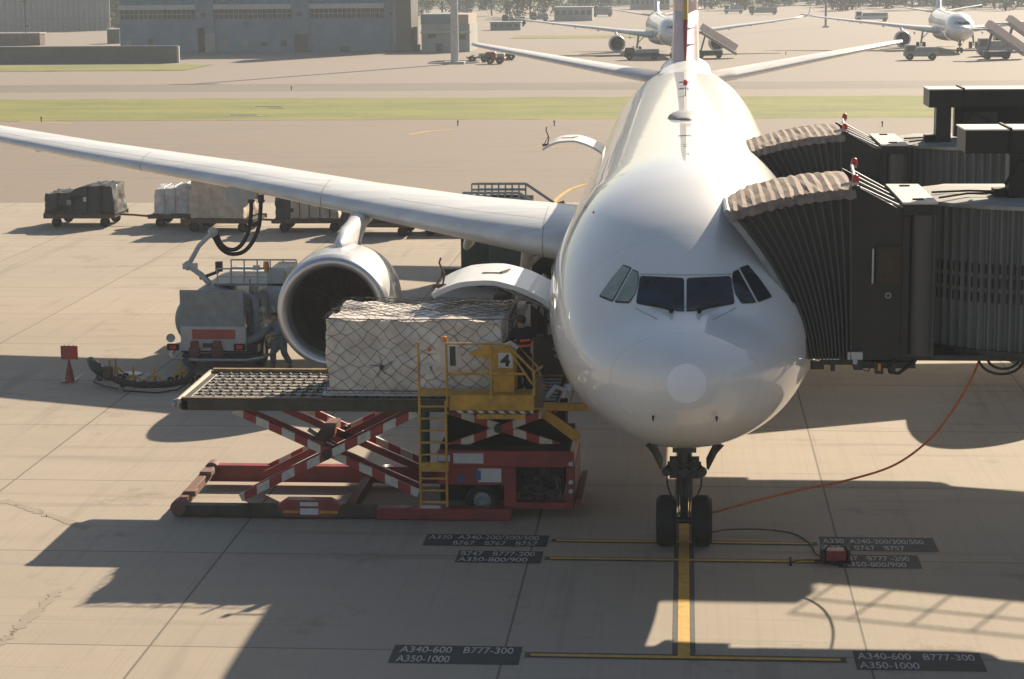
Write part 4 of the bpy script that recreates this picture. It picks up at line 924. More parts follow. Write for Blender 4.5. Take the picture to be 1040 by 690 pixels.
    b = MB(); b.box(-3.45, -2.55, 11.25, 11.33, 2.52, 3.45); gp = b.build('sill_guard', 'guard_grey', br, bevel=.02)
    b = MB(); b.tube([(-3.0, 11.2, 3.15), (-2.85, 11.2, 3.05), (-2.95, 11.2, 2.98), (-2.8, 11.2, 2.9)], .03, 6); b.build('arrow_mark', 'paper', gp)
    b = MB(); b.beam((-3.42, 11.2, 3.4), (-3.25, 11.3, 4.4), .06, .06); b.beam((-3.15, 11.2, 3.4), (-3.15, 11.3, 4.5), .08, .08); b.beam((-3.6, 11.2, 4.2), (-3.0, 11.2, 4.2), .05, .05); b.build('guard_frame', 'dark_metal', br)
    b = MB(); b.tube([(-2.95, 8.3, 2.6), (-2.75, 8.28, 2.85), (-2.55, 8.3, 2.75), (-2.6, 8.3, 2.6)], .05, 8); b.ball((-2.45, 8.3, 2.82), .10); b.build('guide_bumper', 'paper', br, smooth=True)
    # catwalk with console
    Y0 = 7.35
    b = MB(); b.box(-5.22, -3.42, Y0, 8.05, 2.03, 2.36); cw = b.build('catwalk', 'yellow_paint', t, bevel=.012)
    b = MB(); b.box(-4.65, -3.62, Y0-.05, Y0+.2, 1.86, 1.96); b.build('catwalk_step', 'yellow_paint', cw); b = MB(); b.box(-5.9, -5.24, 7.9, 8.06, 2.25, 2.36); b.build('catwalk_bracket', 'yellow_paint', cw)
    b = MB(); b.box(-5.12, -3.45, Y0-.006, Y0+.02, 1.97, 2.03); b.build('hazard_edge', HAZARD, cw)
    zt = 3.46; zb = 2.36
    def rail(pts, r=.028): b = MB(); b.tube(pts, r, 8); return b.build('handrail', 'yellow_paint', cw, smooth=True)
    rail([(-5.26, Y0, 2.1), (-5.27, Y0, zt), (-4.15, Y0, zt), (-3.98, Y0, zt-.03), (-3.42, Y0, 2.86), (-3.42, Y0, 2.36)])
    rail([(-5.26, Y0, 2.82), (-3.62, Y0, 2.82)]); rail([(-4.33, Y0, zb), (-4.33, Y0, zt)]); rail([(-3.98, Y0, zt-.05), (-3.9, Y0, zt-.2), (-3.46, Y0, 2.6)], .024)
    rail([(-3.86, Y0+.65, zb), (-3.86, Y0+.65, zt-.1), (-3.40, Y0+.65, 2.86), (-3.25, Y0+.65, 2.4)], .024); rail([(-3.42, Y0, 2.86), (-3.3, Y0+.65, 2.86)])
    b = MB(); b.box(-3.42, -3.24, Y0-.02, Y0+.1, 2.1, 2.75); b.build('corner_post', 'rust', cw)
    b = MB(); b.prism([(-4.30, Y0+.28, 2.36), (-3.86, Y0+.28, 2.36), (-3.86, Y0+.28, 3.2), (-4.02, Y0+.28, 3.34), (-4.5, Y0+.28, 3.34), (-4.82, Y0+.28, 3.18), (-4.30, Y0+.28, 3.05)], (0, .34, 0)); cs = b.build('control_console', 'yellow_paint', cw, bevel=.012)
    b = MB(); b.box(-4.20, -3.90, Y0+.268, Y0+.28, 2.90, 3.22); sg = b.build('number_plate', 'paper', cs)
    b = text_mb('4', 1, lambda x, y: Vector((x, y, 0)), bold=.035); xs = [v.co.x for v in b.bm.verts]; ys = [v.co.y for v in b.bm.verts]
    for v in b.bm.verts: v.co = Vector((-4.16+(v.co.x-min(xs))/(max(xs)-min(xs))*.21, Y0+.262, 2.93+(v.co.y-min(ys))/(max(ys)-min(ys))*.26))
    b.build('numeral', 'ink', sg)
    b = MB(); b.tube([(-4.1, Y0+.4, 3.34), (-3.95, Y0+.35, 3.42), (-3.8, Y0+.35, 3.30)], .05, 8); b.box(-4.4, -4.2, Y0+.35, Y0+.5, 3.34, 3.4); b.build('control_levers', 'light_grey', cs, smooth=True)
    b = MB(); b.box(-5.20, -5.08, Y0+.03, Y0+.1, 2.98, 3.40); b.build('tool_holder', 'green_dark', cw)
    cw.location = (.28, 0, .47)
    # ladder
    b = MB(); b.cyl((-5.58, Y0+.02, .40), (-5.58, Y0+.02, zt+.5), .028, 8); b.cyl((-5.02, Y0+.02, .40), (-5.02, Y0+.02, 2.7), .028, 8); ld = b.build('ladder', 'yellow_paint', t, smooth=True)
    for k in range(9):
        b = MB(); z = .50+k*.26; b.box(-5.58, -5.02, Y0-.02, Y0+.05, z-.015, z+.015); b.build('rung', 'yellow_paint', ld)
    b = MB(); b.box(-5.60, -4.98, Y0-.04, Y0+.12, 1.18, 1.36); b.build('ladder_bracket', 'yellow_paint', ld)
    b = MB(); b.cyl((-5.60, 8.3, .9), (-5.60, 8.3, 2.3), .12, 12); b.build('hydraulic_ram', 'green_dark', t)
    b = MB(); b.lathe([(0, .02), (.02, .07), (.12, .06), (.14, .01)], (-5.32, Y0+.05, zt+.02), 'z', 12); b.build('beacon', 'amber', cw)
    return t
loader()
def netted():
    x0, x1, y0, y1, z0, z1 = -7.75, -3.82, 8.35, 11.0, 2.62, 4.30
    t = thing('netted_cargo', 'pallet of wrapped cartons under a dark net on the raised loader deck', 'air cargo', ((x0+x1)/2, (y0+y1)/2, z0-.02))
    b = MB(); b.box(x0-.06, x1+.06, y0-.05, y1+.05, z0-.018, z0+.03); b.build('pallet', 'light_grey', t)
    # lumpy wrapped load
    def surf(nx, ny, nz, push, jit=0.0):
        b = MB(); bm = b.bm; grid = {}
        def P(i, j, k):
            key = (i, j, k)
            if key not in grid:
                x = x0+(x1-x0)*i/nx; y = y0+(y1-y0)*j/ny; z = z0+.03+(z1-z0-.03)*k/nz
                p = Vector((x, y, z)); c = Vector(((x0+x1)/2, (y0+y1)/2, (z0+z1)/2)); q = Vector((x, y, z))
                nrm = Vector(((i == nx)-(i == 0), (j == ny)-(j == 0), (k == nz)*1.0)); nn = noise.noise(q*1.1)*.13+noise.noise(q*3.5)*.04
                edge = sum((i in (0, nx), j in (0, ny), k == nz)); 
                p += nrm*(push+nn-.02) - (nrm*.035 if edge > 1 else Vector((0, 0, 0)))
                grid[key] = bm.verts.new(p)
            return grid[key]
        for i in range(nx):
            for k in range(nz):
                for j in (0, ny): bm.faces.new((P(i, j, k), P(i+1, j, k), P(i+1, j, k+1), P(i, j, k+1)))
        for j in range(ny):
            for k in range(nz):
                for i in (0, nx): bm.faces.new((P(i, j, k), P(i, j+1, k), P(i, j+1, k+1), P(i, j, k+1)))
        for i in range(nx):
            for j in range(ny): bm.faces.new((P(i, j, nz), P(i+1, j, nz), P(i+1, j+1, nz), P(i, j+1, nz)))
        return b
    ld_ = surf(40, 28, 18, -.03).build('wrapped_cartons', 'cargo_wrap', t, smooth=True)
    # net: slack diamonds
    rnd = random.Random(3); b = MB(); bm = b.bm
    def netpatch(nu, nv, f):
        g_ = {}
        def V_(a, c):
            if (a, c) not in g_:
                u, v = a/(2*nu), c/(2*nv); u2 = u+rnd.uniform(-.3, .3)/(2*nu)*(0 < u < 1); v2 = v+rnd.uniform(-.4, .4)/(2*nv)*(0 < v < 1); g_[(a, c)] = f(u2, v2)
            return g_[(a, c)]
        for a in range(2*nu):
            for c in range(2*nv):
                if (a+c) % 2 == 0: p, q = V_(a, c), V_(a+1, c+1)
                else: p, q = V_(a+1, c), V_(a, c+1)
                mid = (p+q)/2+Vector((0, 0, -.008))
                b.tube([p, mid, q], .0065, 3, cap=False)
    bu = lambda x, z: .05*math.sin((x-x0)*1.7)*math.sin((z-z0)*1.9)
    def front(u, v): x = x0+(x1-x0)*u; z = z0+(z1-z0)*v; k = 1-.22*math.exp(-((u-.32)**2*30+(v-.35)**2*14)); return Vector((x0+(x1-x0)*(.32+(u-.32)*k if abs(u-.32) < .3 else u), y0-.035-bu(x, z), z))
    netpatch(12, 6, front)
    netpatch(12, 8, lambda u, v: Vector((x0+(x1-x0)*u, y0+(y1-y0)*v, z1+.045+.03*math.sin(u*14)*math.sin(v*9))))
    netpatch(8, 6, lambda u, v: Vector((x0+.01, y0+(y1-y0)*u, z0+(z1-z0)*v))); netpatch(8, 6, lambda u, v: Vector((x1+.04, y0+(y1-y0)*u, z0+(z1-z0)*v)))
    b.tube([(x0-.03, y0-.05, z1), (x0+1.5, y0-.06, z1-.03), (x1+.03, y0-.05, z1)], .012, 5); b.tube([(x0, y0-.06, z0+.1), (x1, y0-.06, z0+.1)], .012, 5)
    k0 = Vector((x0+1.25, y0-.09, z0+.62))
    for a in range(5):
        an = 2*PI*a/5+.3; b.tube([k0, k0+Vector((.12*math.cos(an), -.02, .16*math.sin(an))), k0+Vector((.26*math.cos(an+.2), .05, .26*math.sin(an+.2)))], .008, 4)
    b.ball(k0, .05, (1, .6, 1.4), 8); b.build('cargo_net', 'net', t)
    b = MB(); b.box(-5.62, -5.45, y0-.10, y0-.095, 3.12, 3.32); b.build('cargo_tag', 'paper', t)
    b = MB(); b.box(-5.2, -5.05, y0-.10, y0-.095, 3.78, 3.86); b.build('cargo_tag', 'paper', t)
    b = MB(); b.ball((-5.46, y0-.12, 3.65), .05); b.build('tie_buckle', 'amber', t)
mat('cargo_wrap', (.82, .75, .66), .5, 0, .3, .2, 2.0, dirt=(.52, .44, .36), bump=1.0, bscale=4)
netted()
JP = dict(pel=(0, 0, .95), spine=(0, -.02, 1.13), chest=(0, -.05, 1.36), neck=(0, -.05, 1.50), jaw=(0, -.08, 1.56), head=(0, -.075, 1.64), crown=(0, -.06, 1.73),
          shl=(-.19, -.05, 1.42), ell=(-.26, -.2, 1.18), wrl=(-.16, -.42, 1.12), handl=(-.14, -.50, 1.11), shr=(.19, -.05, 1.42), elr=(.28, -.12, 1.16), wrr=(.22, -.36, 1.10), handr=(.20, -.45, 1.09),
          hipl=(-.1, 0, .90), knl=(-.12, -.04, .50), anl=(-.13, .02, .09), toel=(-.15, -.14, .05), hipr=(.1, 0, .90), knr=(.12, -.03, .50), anr=(.13, .03, .09), toer=(.16, -.13, .05))
p = at(529, 399, 8.6); person((p.x+.05, 8.6, 2.56), R(-150), JP, 'person in dark overalls with two orange reflective bands standing by the loader console', 'navy_cloth', 'navy_cloth', True)
JW = dict(JP); JW.update(chest=(0, -.12, 1.33), neck=(0, -.17, 1.48), jaw=(0, -.22, 1.53), head=(0, -.22, 1.60), crown=(0, -.21, 1.68), shl=(-.19, -.12, 1.38), shr=(.19, -.12, 1.38), ell=(-.25, -.30, 1.15), elr=(.25, -.28, 1.14), wrl=(-.16, -.5, 1.10), wrr=(.14, -.5, 1.08), handl=(-.13, -.58, 1.08), handr=(.12, -.58, 1.06), knl=(-.12, -.22, .52), anl=(-.12, -.20, .10), toel=(-.13, -.37, .05), knr=(.11, .02, .50), anr=(.12, .26, .10), toer=(.13, .12, .05))
p = gr(286, 375); person((p.x, p.y, 0), R(-40), JW, 'person in grey work clothes bending to a pipe between the fuel truck and the engine', 'grey_cloth', 'grey_cloth', False)
# ------------------------------------------------------------------ fuelling truck under the wing
def catn_(P, n=5):
    out = []; P = [P[0]]+P+[P[-1]]
    for i in range(1, len(P)-2):
        for k in range(n):
            t = k/n; p0, p1, p2, p3 = P[i-1], P[i], P[i+1], P[i+2]
            out.append(.5*((2*p1)+(p2-p0)*t+(2*p0-5*p1+4*p2-p3)*t*t+(3*p1-p0-3*p2+p3)*t**3))
    return out+[P[-1]]
def truck():
    t = thing('fuelling_truck', 'grey hydrant fuelling truck with a red rear panel parked under the wing', 'fuel truck', (-13.9, 26, 0))
    Y = 24.6; F = lambda px, py, y=Y: at(px, py, y)
    a = F(182, 295); c = F(248, 333); 
    b = MB(); b.box(a.x, c.x, Y, Y+.08, c.z, a.z); b.build('rear_shield', 'grey_paint', t, bevel=.015)
    a2 = F(184, 331); c2 = F(251, 356); b = MB(); b.box(a2.x, c2.x, Y-.12, Y-.002, c2.z, a2.z); rp = b.build('rear_panel', 'light_grey', t, bevel=.01)
    a3 = F(196, 334); c3 = F(240, 344); b = MB(); b.box(a3.x, c3.x, Y-.14, Y-.122, c3.z, a3.z); b.build('red_sign_panel', 'bright_red_dull', rp)
    a4 = F(207, 348); c4 = F(217, 352.5); b = MB(); b.box(a4.x, c4.x, Y-.14, Y-.122, c4.z, a4.z); b.build('licence_plate', 'dark_metal', rp)
    for x in (177, 244.5):
        q = F(x, 351.5); b = MB(); b.box(q.x-.17, q.x+.17, Y-.2, Y-.1, q.z-.10, q.z+.09); h = b.build('tail_lamp_housing', 'rubber', t); b = MB(); b.box(q.x-.09, q.x+.09, Y-.22, Y-.202, q.z-.06, q.z+.06); b.build('tail_lamp', 'bright_red', h)
    q = F(174, 343); b = MB(); b.lathe([(0, .13), (.05, .13), (.06, .0)], (q.x, Y-.1, q.z), 'y', 16); b.build('work_lamp', 'light_grey', t, smooth=True)
    for x in (199, 222):
        q = F(x, 345); b = MB(); b.box(q.x-.11, q.x+.11, Y-.3, Y-.16, .35, q.z); b.box(q.x-.16, q.x+.16, Y-.34, Y-.14, .5, .75); b.build('buffer_post', 'dull_red', t, bevel=.02)
    # tank and chassis
    tc_ = F(178, 318, 25.4); b = MB(); b.lathe([(0, .02), (.02, .6), (.12, .8), (.25, .86), (4.6, .86), (4.8, .7), (4.95, .02)], (tc_.x+.88, 25.0, 1.42), 'y', 40); tk = b.build('tank', 'grey_paint', t, smooth='all')
    xl, xr = F(184, 380).x, F(262, 380).x
    b = MB(); b.box(xl, xr, 24.7, 30.6, .55, .78); b.build('chassis', 'dark_metal', t); b = MB(); b.box(xl+.05, xr+.25, 24.55, 24.8, .32, .5); b.build('bumper', 'green_dark', t)
    b = MB(); b.tube([(xl-.32, 25.4, .55), (xl-.3, 24.6, .50), (xl-.1, 24.2, .46), (xl+.6, 24.0, .45), (xr-.2, 24.0, .45), (xr+.25, 24.15, .5), (xr+.55, 24.7, .6), (xr+.7, 25.6, .8)], .05, 8); b.build('hose_guard_rail', 'steel', t, smooth=True)
    for y in (25.6, 29.6):
        for x in (xl+.1, xr-.1):
            b = MB(); b.lathe([(-.14, .26), (-.16, .4), (-.1, .48), (.1, .48), (.16, .4), (.14, .26)], (x, y, .48), 'x', 24); w_ = b.build('wheel', 'rubber', t, smooth=True); b = MB(); b.lathe([(-.12, .01), (-.1, .26), (.1, .26), (.12, .01)], (x, y, .48), 'x', 20); b.build('rim', 'light_grey', w_, smooth=True)
    b = MB(); b.box(xl+.1, xr+.1, 30.8, 32.2, .6, 2.1); cb = b.build('cab', 'light_grey', t, bevel=.1); b = MB(); b.box(xl+.25, xr-.05, 32.21, 32.23, 1.3, 1.95); b.build('windscreen', 'glass_dark', cb)
    # meter cabinet, pipework and lift platform on the right
    x0, x1 = F(252, 300, 25.6).x, F(292, 300, 27).x
    zr = F(270, 276, 26).z
    b = MB(); b.box(x0, x1-.5, 25.6, 28.6, .7, zr-.75); b.build('meter_cabinet', 'grey_paint', t, bevel=.03)
    b = MB(); b.box(x1-.55, x1+.05, 26.6, 28.6, 1.2, zr-.05); b.build('control_box', 'light_grey', t, bevel=.03)
    b = MB(); b.box(F(216, 283, 26.5).x, x1, 26.6, 28.6, zr-.52, zr-.45); pf = b.build('lift_platform', 'grey_paint', t)
    xs0 = F(220, 280, 26.5).x
    for yy in (26.6, 28.6):
        b = MB(); b.cyl((xs0, yy, zr), (x1, yy, zr), .025, 8); b.cyl((xs0, yy, zr-.25), (x1, yy, zr-.25), .018, 8)
        for k in range(6): xx = xs0+(x1-xs0)*k/5; b.cyl((xx, yy, zr-.48), (xx, yy, zr), .022, 8)
        b.build('platform_rail', 'light_grey', pf, smooth=True)
    b = MB(); b.box(F(243, 274).x, F(250, 274).x, 26.55, 26.65, zr-.04, zr+.1); b.box(F(278, 274).x, F(283, 274).x, 26.55, 26.65, zr-.1, zr+.06); b.build('rail_lamp', 'paper', pf)
    q = F(270.5, 274, 26.6); b = MB(); b.cyl((q.x, 26.6, q.z-.05), (q.x, 26.6, q.z+.06), .07, 12); b.cyl((q.x, 26.6, q.z+.06), (q.x, 26.6, q.z+.26), .10, 14, .08); b.build('amber_beacon', 'amber', t, smooth=True)
    rnd = random.Random(2); b = MB()
    for k in range(16):
        x = rnd.uniform(x0-.1, x1-.5); z = rnd.uniform(.8, zr-.9); b.cyl((x, 25.5, z), (x, 25.5, z+rnd.uniform(.2, .8)), rnd.choice((.03, .04, .06)), 10)
    b.tube([(x0-.9, 25.2, zr-.62), (x0-.1, 25.2, zr-.58), (x0+.25, 25.2, zr-.68), (x0+.32, 25.2, zr-1.1), (x0+.28, 25.2, zr-1.9)], .11, 12)
    b.tube([(x0-.3, 25.3, zr-.9), (x0+.1, 25.3, zr-.95), (x0+.1, 25.3, zr-1.7)], .05, 10)
    b.tube([(x0-.2, 24.9, .75), (x0+.35, 24.9, .95), (x0+.8, 25.3, 1.25), (x0+1.0, 25.6, 1.3)], .12, 12)
    b.build('pipework', 'grey_paint', t, smooth=True)
    b = MB()
    for k in range(10):
        x = rnd.uniform(x0, x1-.45); z = rnd.uniform(.9, zr-.7); b.lathe([(0, .0), (0, .09), (-.05, .09), (-.06, .0)], (x, 25.42, z), 'y', 14)
    b.build('pressure_gauge', 'paper', t)
    b = MB()
    for k in range(7): x = rnd.uniform(x0-.05, x0+.9); z = rnd.uniform(.7, 1.7); b.tube([(x, 25.45, z), (x+.12, 25.38, z+.18), (x+.03, 25.4, z+.42)], .03, 8)
    b.build('valve_handle', 'light_grey', t)
    # boom that lifts the hoses to the wing
    pts = [at(213, 288, 27), at(204, 279, 27), at(191, 270, 27)]
    b = MB(); b.tube(pts, [.10, .09, .08], 12); b.ball(pts[2], .15); b.box(pts[2].x-.15, pts[2].x+.28, 26.9, 27.1, pts[2].z-.1, pts[2].z+.07); b.tube([pts[2], at(202, 250, 27.3), at(214, 238, 27.5)], [.075, .07, .07], 12); b.ball(at(216, 236, 27.5), .16); bo = b.build('hose_boom', 'light_grey', t, smooth=True)
    b = MB(); b.cyl(at(203, 283, 27), at(222, 276, 27), .05, 8); b.box(at(219, 272, 27).x, at(224, 272, 27).x+.05, 26.95, 27.1, at(219, 276, 27).z, at(219, 266, 27).z); b.build('boom_cylinder', 'dark_metal', bo)
    # two hoses: wing coupling, slack loop, boom head
    w1, w2 = (255, 203), (265, 203)
    for k, (wp, loop) in enumerate(((w1, [(255, 215), (253, 232), (248, 245), (240, 253), (231, 253), (224, 247), (220, 237)]), (w2, [(264.5, 215), (263, 230), (257, 245), (247, 256), (234, 258), (224, 252), (217, 240)]))):
        P = [at(*wp, 29.2)]+[at(x, y, 29.0-(i/6)*1.4) for i, (x, y) in enumerate(loop)]
        b = MB(); b.tube(catn_(P), .065, 10); b.build('fuel_hose', 'rubber', bo, smooth='all')
        b = MB(); b.cyl(at(wp[0], wp[1]+3, 29.2), at(wp[0], wp[1]-5, 29.2), .10, 12); b.beam(at(wp[0]-3, wp[1]+1, 29.15), at(wp[0]+4, wp[1]+1, 29.15), .05, .05); b.build('hose_coupling', 'dark_metal', bo)
mat('bright_red_dull', (.42, .07, .045), .5, 0, .1, .15, 4)
truck()
# open refuelling panel under the wing belongs to the airliner
wl = [o for o in kids(plane) if o.name.startswith('wing') and not o.name.startswith('window')][0]
b = MB(); a = at(246, 190, 29.3); c = at(262, 202, 29.3); b.box(a.x, c.x, 29.1, 29.6, c.z, a.z); b.build('refuel_panel', 'light_grey', wl)
b = MB(); cc = at(241, 188, 29.25); b.lathe([(0, .01), (.02, .40), (.05, .42), (.07, .0)], (cc.x, 29.2, cc.z-.35), 'y', 20); b.build('refuel_panel', 'light_grey', wl)
# hydrant hose on little wheeled carriers
def hydrant():
    t = thing('hydrant_hose', 'black hydrant fuel hose on small yellow wheeled carriers along the ground left of the truck', 'fuel hose', tuple(gr(136, 392)))
    g2 = lambda x, y, z: (lambda q: Vector((q.x, q.y, z)))(gr(x, y, z))
    P = [g2(106, 381, .30), g2(116, 385, .26), g2(126, 389, .24), g2(140, 391, .22), g2(158, 391, .22), g2(175, 390, .22), g2(188, 387, .28), g2(196, 379, .35), g2(193, 371, .5), g2(188, 366, .6)]
    b = MB(); b.tube(P, .095, 12); b.build('hose', 'rubber', t, smooth='all')
    b = MB(); b.tube([P[0], g2(101, 377, .5), g2(96, 372, .62), g2(92, 366, .72)], [.10, .14, .15, .11], 12); cp = b.build('elbow_coupling', 'green_dark', t, smooth='all')
    b = MB(); b.tube([g2(97, 367, .68), g2(101, 370, .68), g2(102, 376, .48)], .05, 10); b.build('coupling_lever', 'bright_red', cp, smooth='all')
    for (x, y) in ((112, 387), (118, 386), (136, 394), (157, 394), (192, 388), (184, 390)):
        q = gr(x, y); b = MB(); b.tube([(q.x-.3, q.y, .12), (q.x-.1, q.y, .35), (q.x+.1, q.y, .35), (q.x+.3, q.y, .12)], .035, 8); b.tube([(q.x, q.y-.2, .14), (q.x, q.y, .36), (q.x, q.y+.2, .14)], .03, 8); b.cyl((q.x, q.y, .3), (q.x, q.y, .62), .03, 8); cr_ = b.build('carrier', 'yellow_paint', t, smooth=True)
        for dx in (-.3, .3):
            b = MB(); b.lathe([(-.035, .04), (-.04, .10), (.04, .10), (.035, .04)], (q.x+dx, q.y, .11), 'y', 14, closed=True); b.build('caster', 'rubber', cr_, smooth=True)
    b = MB(); q = g2(110, 380, .5); b.box(q.x-.14, q.x+.12, q.y-.1, q.y+.1, .38, .72); b.build('valve_block', 'olive_frame', t, bevel=.03)
    b = MB(); b.tube([g2(120, 395, .03), g2(105, 392, .03), g2(95, 388, .03), g2(100, 380, .03)], .015, 5); b.tube([g2(125, 397, .02), g2(160, 399, .02), g2(180, 396, .02), g2(196, 386, .05)], .02, 6); b.build('lanyard', 'rubber', t)
hydrant()
def cone():
    q = gr(71, 388); t = thing('traffic_cone', 'dark red traffic cone carrying a square red sign board', 'traffic cone', tuple(q))
    b = MB(); b.box(q.x-.2, q.x+.2, q.y-.2, q.y+.2, .003, .04); b.lathe([(.04, .15), (.3, .10), (.55, .05), (.62, .035)], (q.x, q.y, 0), 'z', 20); b.build('cone_body', 'red_paint', t, smooth=True)
    b = MB(); b.lathe([(.26, .112), (.36, .093)], (q.x, q.y, 0), 'z', 20); b.build('cone_band', 'dull_red', t, smooth=True)
    b = MB(); b.cyl((q.x, q.y, .55), (q.x, q.y, .72), .02, 8); b.build('stem', 'dark_metal', t)
    b = MB(); b.box(q.x-.23, q.x+.27, q.y-.02, q.y+.02, .66, 1.06); sb = b.build('sign_board', 'bright_red', t, bevel=.01)
    b = MB()
    for k in range(7): x = q.x-.19+k*.066; b.box(x, x+.022, q.y-.03, q.y-.021, .69+.02*(k % 2), 1.06+.03*((k*3) % 2))
    b.build('sign_slat', 'dull_red', sb)
cone()
# ------------------------------------------------------------------ dollies and their loads
def dolly_proto():
    t = thing('cargo_dolly', '', 'cargo dolly', (0, 0, 0), 0, 'cargo dollies in the row behind the wing', world=False)
    b = MB(); b.box(-1.65, 1.65, -1.2, 1.2, .44, .56)
    for k in range(7): b.box(-1.6+k*.5, -1.5+k*.5, -1.18, 1.18, .56, .60)
    b.build('bed', 'dark_metal', t)
    b = MB(); b.box(-1.7, 1.7, -1.23, -1.2, .42, .62); b.build('side_rail', 'rust', t); b = MB(); b.box(-1.7, 1.7, 1.2, 1.23, .42, .62); b.build('side_rail', 'rust', t)
    for x in (-1.15, 1.15):
        for y in (-.95, .95):
            b = MB(); b.lathe([(-.08, .12), (-.09, .2), (-.06, .23), (.06, .23), (.09, .2), (.08, .12)], (x, y, .23), 'y', 18); w_ = b.build('wheel', 'rubber', t, smooth=True); b = MB(); b.lathe([(-.07, .01), (-.06, .12), (.06, .12), (.07, .01)], (x, y, .23), 'y', 14); b.build('hub', 'dark_metal', w_)
    b = MB(); b.tube([(1.65, 0, .48), (2.2, 0, .46), (2.9, 0, .40), (3.05, 0, .40)], .05, 8); b.lathe([(-.03, .1), (.03, .1)], (3.12, 0, .40), 'z', 14); b.build('tow_bar', 'rust', t)
    return t
D0 = dolly_proto()
def bag(name, m, loc, rz, lx, ly, h0, h1, label, cat, base=.62, seed=1, strapm=None, extra=None):
    t = thing(name, label, cat, (loc[0], loc[1], base), rz, 'loads on the cargo dollies', world=False)
    b = MB(); bm = b.bm; nx, ny, nz = 26, 14, 12; g_ = {}
    def P(i, j, k):
        if (i, j, k) not in g_:
            u = i/nx; hh = h0+(h1-h0)*(1/(1+math.exp(-(u-.45)*18))); x = lx*(u-.5); y = ly*(j/ny-.5); z = hh*k/nz; q = Vector((x, y, z+seed*5)); tp = 1-.07*(k/nz)
            v_ = Vector((x*tp, y*tp, z)); nv = Vector(((i == nx)-(i == 0), (j == ny)-(j == 0), (k == nz)*1.0)); v_ += nv*(noise.noise(q*2.2)*.10+noise.noise(q*6)*.05); g_[(i, j, k)] = bm.verts.new(v_)
        return g_[(i, j, k)]
    for i in range(nx):
        for k in range(nz):
            for j in (0, ny): bm.faces.new((P(i, j, k), P(i+1, j, k), P(i+1, j, k+1), P(i, j, k+1)))
    for j in range(ny):
        for k in range(nz):
            for i in (0, nx): bm.faces.new((P(i, j, k), P(i, j+1, k), P(i, j+1, k+1), P(i, j, k+1)))
    for i in range(nx):
        for j in range(ny): bm.faces.new((P(i, j, nz), P(i+1, j, nz), P(i+1, j+1, nz), P(i, j+1, nz)))
    cv = b.build('cover', m, t, smooth=True)
    b = MB(); b.box(-lx/2-.03, lx/2+.03, -ly/2-.03, ly/2+.03, 0, .02); b.build('pallet', 'dark_metal', t)
    if strapm:
        for x in (-.3*lx, -.1*lx, .12*lx, .32*lx):
            hh = h0+(h1-h0)*(1/(1+math.exp(-((x/lx+.5)-.45)*18))); b = MB(); b.tube([(x, -ly/2-.07, .05), (x, -ly/2*.95-.06, hh*.95), (x, -ly/2*.8, hh+.07), (x, ly/2*.8, hh+.07), (x, ly/2+.05, .1)], .02, 4); b.build('strap', strapm, t)
    if extra:
        for (x, z, w_, h_, m_) in extra: b = MB(); b.box(x, x+w_, -ly/2-.16, -ly/2-.10, z, z+h_); b.build('label_patch', m_, t)
    return t
rowd = [(-28.1, 61.2, 'cargo dolly under the long black tarpaulin load, leftmost in the row'), (-23.2, 61.2, 'cargo dolly under the clear wrapped cartons, second from the left in the row'),
        (-21.1, 59.3, 'cargo dolly with red ends under the tall pale box behind the fuel boom'), (-17.0, 59.3, 'cargo dolly under the half dark half pale box behind the wing'), (-13.6, 57.8, 'cargo dolly under the low dark load behind the engine pylon'), (-10.2, 58.0, 'empty cargo dolly right of the engine pylon')]
for i, (x, y, lab) in enumerate(rowd):
    o = D0 if i == 0 else copy_tree(D0)
    o.location = (x, y, 0); o['label'] = lab; o.rotation_euler = (0, 0, R((0, 3, -4, 2, -3, 4)[i]))
bag('tarpaulin_load', 'tarpaulin', (-28.1, 61.2), 0, 3.4, 2.3, .95, 1.30, 'long black tarpaulin covered load on the leftmost dolly', 'cargo', seed=1, strapm='rubber', extra=[(-.55, .45, .22, .22, 'grey_paint'), (.25, .6, .14, .2, 'paper')])
bag('wrapped_cartons', 'plastic_wrap', (-23.35, 61.2), R(3), 2.6, 2.2, 1.15, 1.35, 'lumpy clear plastic wrapped cartons beside the tall pale box', 'cargo', seed=2, strapm='light_grey')
bag('pale_box_load', 'cardboard', (-21.1, 59.3), R(-4), 2.5, 2.2, 1.72, 1.72, 'tall pale cardboard box load behind the fuel truck boom', 'cargo', seed=3)
bag('pale_box_load', 'cardboard', (-16.75, 59.3), R(2), 2.2, 2.2, 1.55, 1.45, 'pale box load with straps seen under the wing left of the pylon', 'cargo', seed=4, strapm='rust')
bag('tarpaulin_load', 'tarpaulin', (-18.15, 59.3), R(2), .8, 2.2, 1.55, 1.55, 'narrow dark covered load standing against the strapped pale box', 'cargo', seed=6)
bag('tarpaulin_load', 'tarpaulin', (-13.6, 57.8), R(-3), 3.3, 2.2, .95, 1.0, 'low dark covered load behind the engine pylon', 'cargo', seed=5, strapm='rubber')
